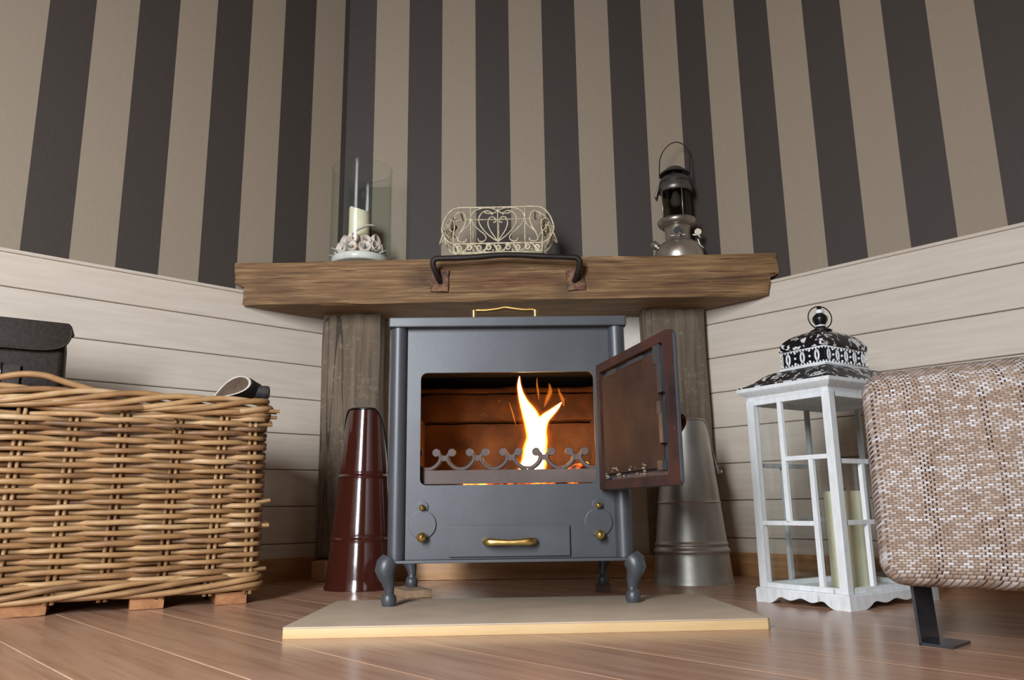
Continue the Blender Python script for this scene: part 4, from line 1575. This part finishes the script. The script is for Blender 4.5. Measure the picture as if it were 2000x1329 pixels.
def scallop(L):
    # foot edge, from -L/2 to L/2, scalloped underneath
    pts = []
    k = 36
    for i in range(k + 1):
        u = i / k
        if u < .16 or u > .84:
            z = 0
        else:
            q = (u - .16) / .68
            env = min(1, min(q, 1 - q) / .14)
            z = .012 * env * (.75 + .25 * math.cos(q * 6 * PI) * -1) + .003 * math.sin(q * PI)
        pts.append(((u - .5) * L, z))
    return pts


for nm, fn in (('front', lambda u, v, w_: (u, -hy_ + w_, v)), ('back', lambda u, v, w_: (u, hy_ - w_, v))):
    p = scallop(LB)
    MB().prism(p + [(LB / 2, .027), (-LB / 2, .027)], fn, 0, .010).build('skirt', M['white'], cl_, smooth=25)
for fn in (lambda u, v, w_: (-hx_ + w_, u, v), lambda u, v, w_: (hx_ - w_, u, v)):
    p = scallop(LA - .002)
    MB().prism(p + [((LA - .002) / 2, .027), (-(LA - .002) / 2, .027)], fn, .0005, .010).build('skirt', M['white'], cl_, smooth=25)
MB().box(-hx_ + .002, hx_ - .002, -hy_ + .002, hy_ - .002, .0262, .0295).build('base_board', M['white'], cl_, smooth=20)
px_, py_ = hx_ - .006, hy_ - .006
PW = .0185
ZB, ZT = .0295, .426
for sx in (-1, 1):
    for sy in (-1, 1):
        x0, x1 = sorted((sx * px_, sx * (px_ - PW)))
        y0, y1 = sorted((sy * py_, sy * (py_ - PW)))
        MB().box(x0, x1, y0, y1, ZB, ZT).build('corner_post', M['white'], cl_, bevel=.0012)


def bar(u0, u1, z0, z1, face, s, nm='glazing_bar', th=.009):
    """bar on a face; face 'y' -> faces at y=±py, u along x ; face 'x' -> faces at x=±px, u along y"""
    b = MB()
    if face == 'y':
        y0, y1 = sorted((s * (py_ - .004), s * (py_ - .004 - th)))
        b.box(u0, u1, y0, y1, z0, z1)
    else:
        x0, x1 = sorted((s * (px_ - .004), s * (px_ - .004 - th)))
        b.box(x0, x1, u0, u1, z0, z1)
    b.build(nm, M['white'], cl_, bevel=.0008)


for s in (-1, 1):
    ix, iy = px_ - PW, py_ - PW
    bar(-ix, ix, ZB, ZB + .010, 'y', s, 'bottom_rail', .014)
    bar(-iy, iy, ZB, ZB + .010, 'x', s, 'bottom_rail', .014)
    bar(-ix, ix, ZT - .012, ZT, 'y', s, 'top_rail', .014)
    bar(-iy, iy, ZT - .012, ZT, 'x', s, 'top_rail', .014)
    bw_ = .0105
    # short faces (x=±px): u from the near corner = y+hy
    near = -hy_
    v1, v2 = near + .1325, near + .0665
    bar(v1 - bw_ / 2, v1 + bw_ / 2, .163, ZT - .012, 'x', s)
    bar(-iy, v1 - bw_ / 2, .289, .2985, 'x', s)
    bar(v2 - bw_ / 2, v2 + bw_ / 2, ZB + .010, .289, 'x', s)
    bar(v2 + bw_ / 2, iy, .157, .1665, 'x', s)
    # long faces (y=±py): u from the near corner = x+hx
    v3, v4 = -hx_ + .102, -hx_ + .205
    bar(v3 - bw_ / 2, v3 + bw_ / 2, ZB + .010, .279, 'y', s)
    bar(-ix, v4 - bw_ / 2, .279, .2885, 'y', s)
    bar(v4 - bw_ / 2, v4 + bw_ / 2, .167, ZT - .012, 'y', s)
    bar(-ix, v3 - bw_ / 2, .1585, .168, 'y', s)
    bar(v3 + bw_ / 2, ix, .1585, .168, 'y', s)
    y0, y1 = sorted((s * (py_ - .0135), s * (py_ - .0150)))
    MB().box(-ix - .004, ix + .004, y0, y1, ZB, ZT).build('pane', M['glass'], cl_, smooth=20)
    x0, x1 = sorted((s * (px_ - .0135), s * (px_ - .0150)))
    MB().box(x0, x1, -iy - .004, iy + .004, ZB, ZT).build('pane', M['glass'], cl_, smooth=20)


def rect_loop(kx, ky, z, n=10, bulge=0.0):
    out = []
    cs = [(-kx, -ky), (kx, -ky), (kx, ky), (-kx, ky)]
    for i in range(4):
        a, c = cs[i], cs[(i + 1) % 4]
        for j in range(n):
            f = j / n
            out.append((a[0] + (c[0] - a[0]) * f, a[1] + (c[1] - a[1]) * f, z))
    return out


# cornice
MB().loft([rect_loop(hx_ - .010, hy_ - .010, .424), rect_loop(hx_ - .008, hy_ - .008, .432), rect_loop(hx_ + .004, hy_ + .004, .440), rect_loop(hx_ + .007, hy_ + .007, .444),
           rect_loop(hx_ + .007, hy_ + .007, .4515), rect_loop(hx_ - .01, hy_ - .01, .4525)]).build('cornice', M['white'], cl_, smooth=25)
# roof skirt: swept in from the eaves
prof = [(1.03, .4525), (1.03, .4545), (.94, .458), (.84, .466), (.74, .4775), (.64, .486), (.53, .4905)]
MB().loft([rect_loop(hx_ * a, hy_ * a, z) for a, z in prof]).build('roof_skirt', M['mottle'], cl_, smooth=40)
bx, by = hx_ * .50, hy_ * .50
MB().loft([rect_loop(bx * 1.05, by * 1.05, .4900), rect_loop(bx * 1.06, by * 1.06, .4945), rect_loop(bx * 1.0, by * 1.0, .4950), rect_loop(bx * 1.0, by * 1.0, .4955)]).build('gallery_base', M['white'], cl_, smooth=25)
MB().loft([rect_loop(bx * .95, by * .95, .494), rect_loop(bx * .95, by * .95, .533)]).build('gallery_core', M['blackmetal'], cl_, smooth=25)
b = MB()
for s in (-1, 1):
    for (L, fn) in ((bx, lambda u, z, s=s: (u, s * by, z)), (by, lambda u, z, s=s: (s * bx, u, z))):
        cnt = 5 if L == bx else 3
        for i in range(cnt):
            u0 = -L + (i + .5) * 2 * L / cnt
            for rx, rz in ((.0054, .0120), (.0032, .0088)):
                b.tube([fn(u0 + rx * math.cos(2 * PI * j / 18), .5140 + rz * math.sin(2 * PI * j / 18)) for j in range(18)], .0012, 5, closed=True)
            for dz in (-.012, 0, .012):
                p = fn(u0 + L / cnt, .514 + dz)
                b.ball(p, .0030, 6)
        for z in (.4965, .531):
            b.tube([fn(-L, z), fn(L, z)], .0016, 5)
        k = 14
        for i in range(k):
            u0 = -L + (i + .5) * 2 * L / k
            b.ball(fn(u0, .5285), .0022, 5)
            b.ball(fn(u0, .4995), .0022, 5)
tag(b.build('gallery_fretwork', M['white'], cl_, smooth=180), 'white pierced band of oval rings')
prof = [(1.04, .5335), (1.05, .5365), (1.02, .5450), (.93, .5560), (.78, .5650), (.56, .5730), (.34, .5785), (.24, .5800)]
MB().loft([rect_loop(bx * a, by * a, z) for a, z in prof]).build('dome', M['mottle'], cl_, smooth=50)
MB().lathe([(.0230, .5785), (.0240, .5825), (.018, .585), (.0115, .590), (.0095, .594), (.0125, .599), (.0165, .606), (.0165, .613), (.012, .619), (.0075, .6215), (.0085, .625), (.0085, .630), (.005, .634), (.005, .638), (1e-6, .641)], 24).build('finial', M['blackmetal'], cl_, smooth=60)
tag(MB().lathe([(.0100, .5885), (.0106, .5925), (.0100, .5960)], 20).lathe([(.0088, .6225), (.0092, .627), (.0090, .6305)], 20).build('finial_collar', M['white'], cl_, smooth=60), 'white collars on the finial')
rg = []
for i in range(36):
    a = 2 * PI * i / 36
    rg.append((.027 * math.cos(a) * .95, .027 * math.cos(a) * -.45, .6125 + .0265 * math.sin(a)))
MB().tube(rg, .0014, 6, closed=True).build('ring_handle', M['iron'], cl_, smooth=180)
pc = thing('pillar_candle', 'tall pale ivory pillar candle standing inside the white lantern', 'candle', (.679, 1.735, .0296))
MB().lathe([(1e-6, 0), (.039, 0), (.0405, .002), (.0405, .193), (.039, .1965), (.034, .1955), (.01, .192), (1e-6, .191)], 40).build('wax', M['waxgreen'], pc, smooth=50)
MB().tube([(0, 0, .190), (.001, 0, .199), (.003, 0, .203)], .0013, 6).build('wick', M['wick'], pc, smooth=180)

# ------------------------------------------------------------------ tweed ottoman, front right
OD = Vector((.78, -.62, 0)).normalized()
orz = math.atan2(OD.y, OD.x)
ot = thing('ottoman', 'woven beige and brown tweed ottoman on flat steel feet, right edge of the room', 'ottoman', (.497, 1.187, 0), orz)
bm_ = MB()
OL, ODp, OZ0, OZ1 = .50, .50, .083, .395


def soft_box():
    import itertools
    n = 26
    r = .036
    b = MB()
    hx2, hy2, hz2 = OL / 2, ODp / 2, (OZ1 - OZ0) / 2
    faces_ = []
    for ax in range(3):
        for sg_ in (-1, 1):
            idx = []
            for i in range(n + 1):
                for j in range(n + 1):
                    u, v = 2 * i / n - 1, 2 * j / n - 1
                    # concentrate samples near the edges
                    u, v = math.copysign(abs(u) ** .6, u), math.copysign(abs(v) ** .6, v)
                    c = [0, 0, 0]
                    c[ax] = sg_
                    c[(ax + 1) % 3] = u
                    c[(ax + 2) % 3] = v
                    p = Vector((c[0] * hx2, c[1] * hy2, c[2] * hz2))
                    q = Vector((max(-hx2 + r, min(hx2 - r, p.x)), max(-hy2 + r, min(hy2 - r, p.y)), max(-hz2 + r, min(hz2 - r, p.z))))
                    d = p - q
                    if d.length > 1e-9:
                        p = q + d.normalized() * r
                    # slight crown of the padding
                    p.z += .010 * (1 - (p.x / hx2) ** 2) * (1 - (p.y / hy2) ** 2) * (1 if p.z > 0 else .2)
                    p.y += .006 * (1 - (p.x / hx2) ** 2) * (1 - (p.z / hz2) ** 2) * (1 if p.y > 0 else -1)
                    idx.append(len(b.v))
                    b.v.append((p.x + hx2, p.y + hy2, p.z + (OZ0 + OZ1) / 2))
            for i in range(n):
                for j in range(n):
                    a = idx[i * (n + 1) + j]
                    f = (a, a + 1, a + n + 2, a + n + 1)
                    b.f.append(f if sg_ > 0 else f[::-1])
    return b


me = soft_box().mesh('seat_pad', M['tweed'], smooth=180)
bm2 = bmesh.new()
bm2.from_mesh(me)
bmesh.ops.remove_doubles(bm2, verts=bm2.verts, dist=1e-5)
bmesh.ops.recalc_face_normals(bm2, faces=bm2.faces)
bm2.to_mesh(me)
bm2.free()
link('seat_pad', me, ot)


def wleg(p0, wv, fv, ln, foot):
    """flat steel bar leg: p0 bottom corner, wv width vector, fv foot direction (world)"""
    t = .0042
    inv = Matrix.LocRotScale(ot.location, ot.rotation_euler, None).inverted()
    p0, wv, fv = Vector(p0), Vector(wv), Vector(fv)
    z = Vector((0, 0, 1))
    b = MB()
    nv = fv.normalized()
    lean = -nv * .004 
    poly = [p0, p0 + nv * t, p0 + nv * t + z * ln + lean, p0 + z * ln + lean]
    b.add([inv @ q for q in poly] + [inv @ (q + wv) for q in poly], [(0, 1, 2, 3), (4, 7, 6, 5), (0, 4, 5, 1), (1, 5, 6, 2), (2, 6, 7, 3), (3, 7, 4, 0)])
    poly = [p0, p0 + nv * foot, p0 + nv * foot + z * t, p0 + z * t]
    b.add([inv @ q for q in poly] + [inv @ (q + wv) for q in poly], [(0, 1, 2, 3), (4, 7, 6, 5), (0, 4, 5, 1), (1, 5, 6, 2), (2, 6, 7, 3), (3, 7, 4, 0)])
    b.build('leg', M['legsteel'], ot, smooth=20)


wleg((.558, 1.205, 0), (.048, .045, 0), (.030, -.036, 0), .095, .047)
wleg((.84, .98, 0), (.048, .045, 0), (-.030, .036, 0), .095, .047)
wleg((.89, 1.44, 0), (.048, .045, 0), (.030, -.036, 0), .095, .047)
wleg((1.07, 1.18, 0), (.048, .045, 0), (-.030, .036, 0), .095, .047)
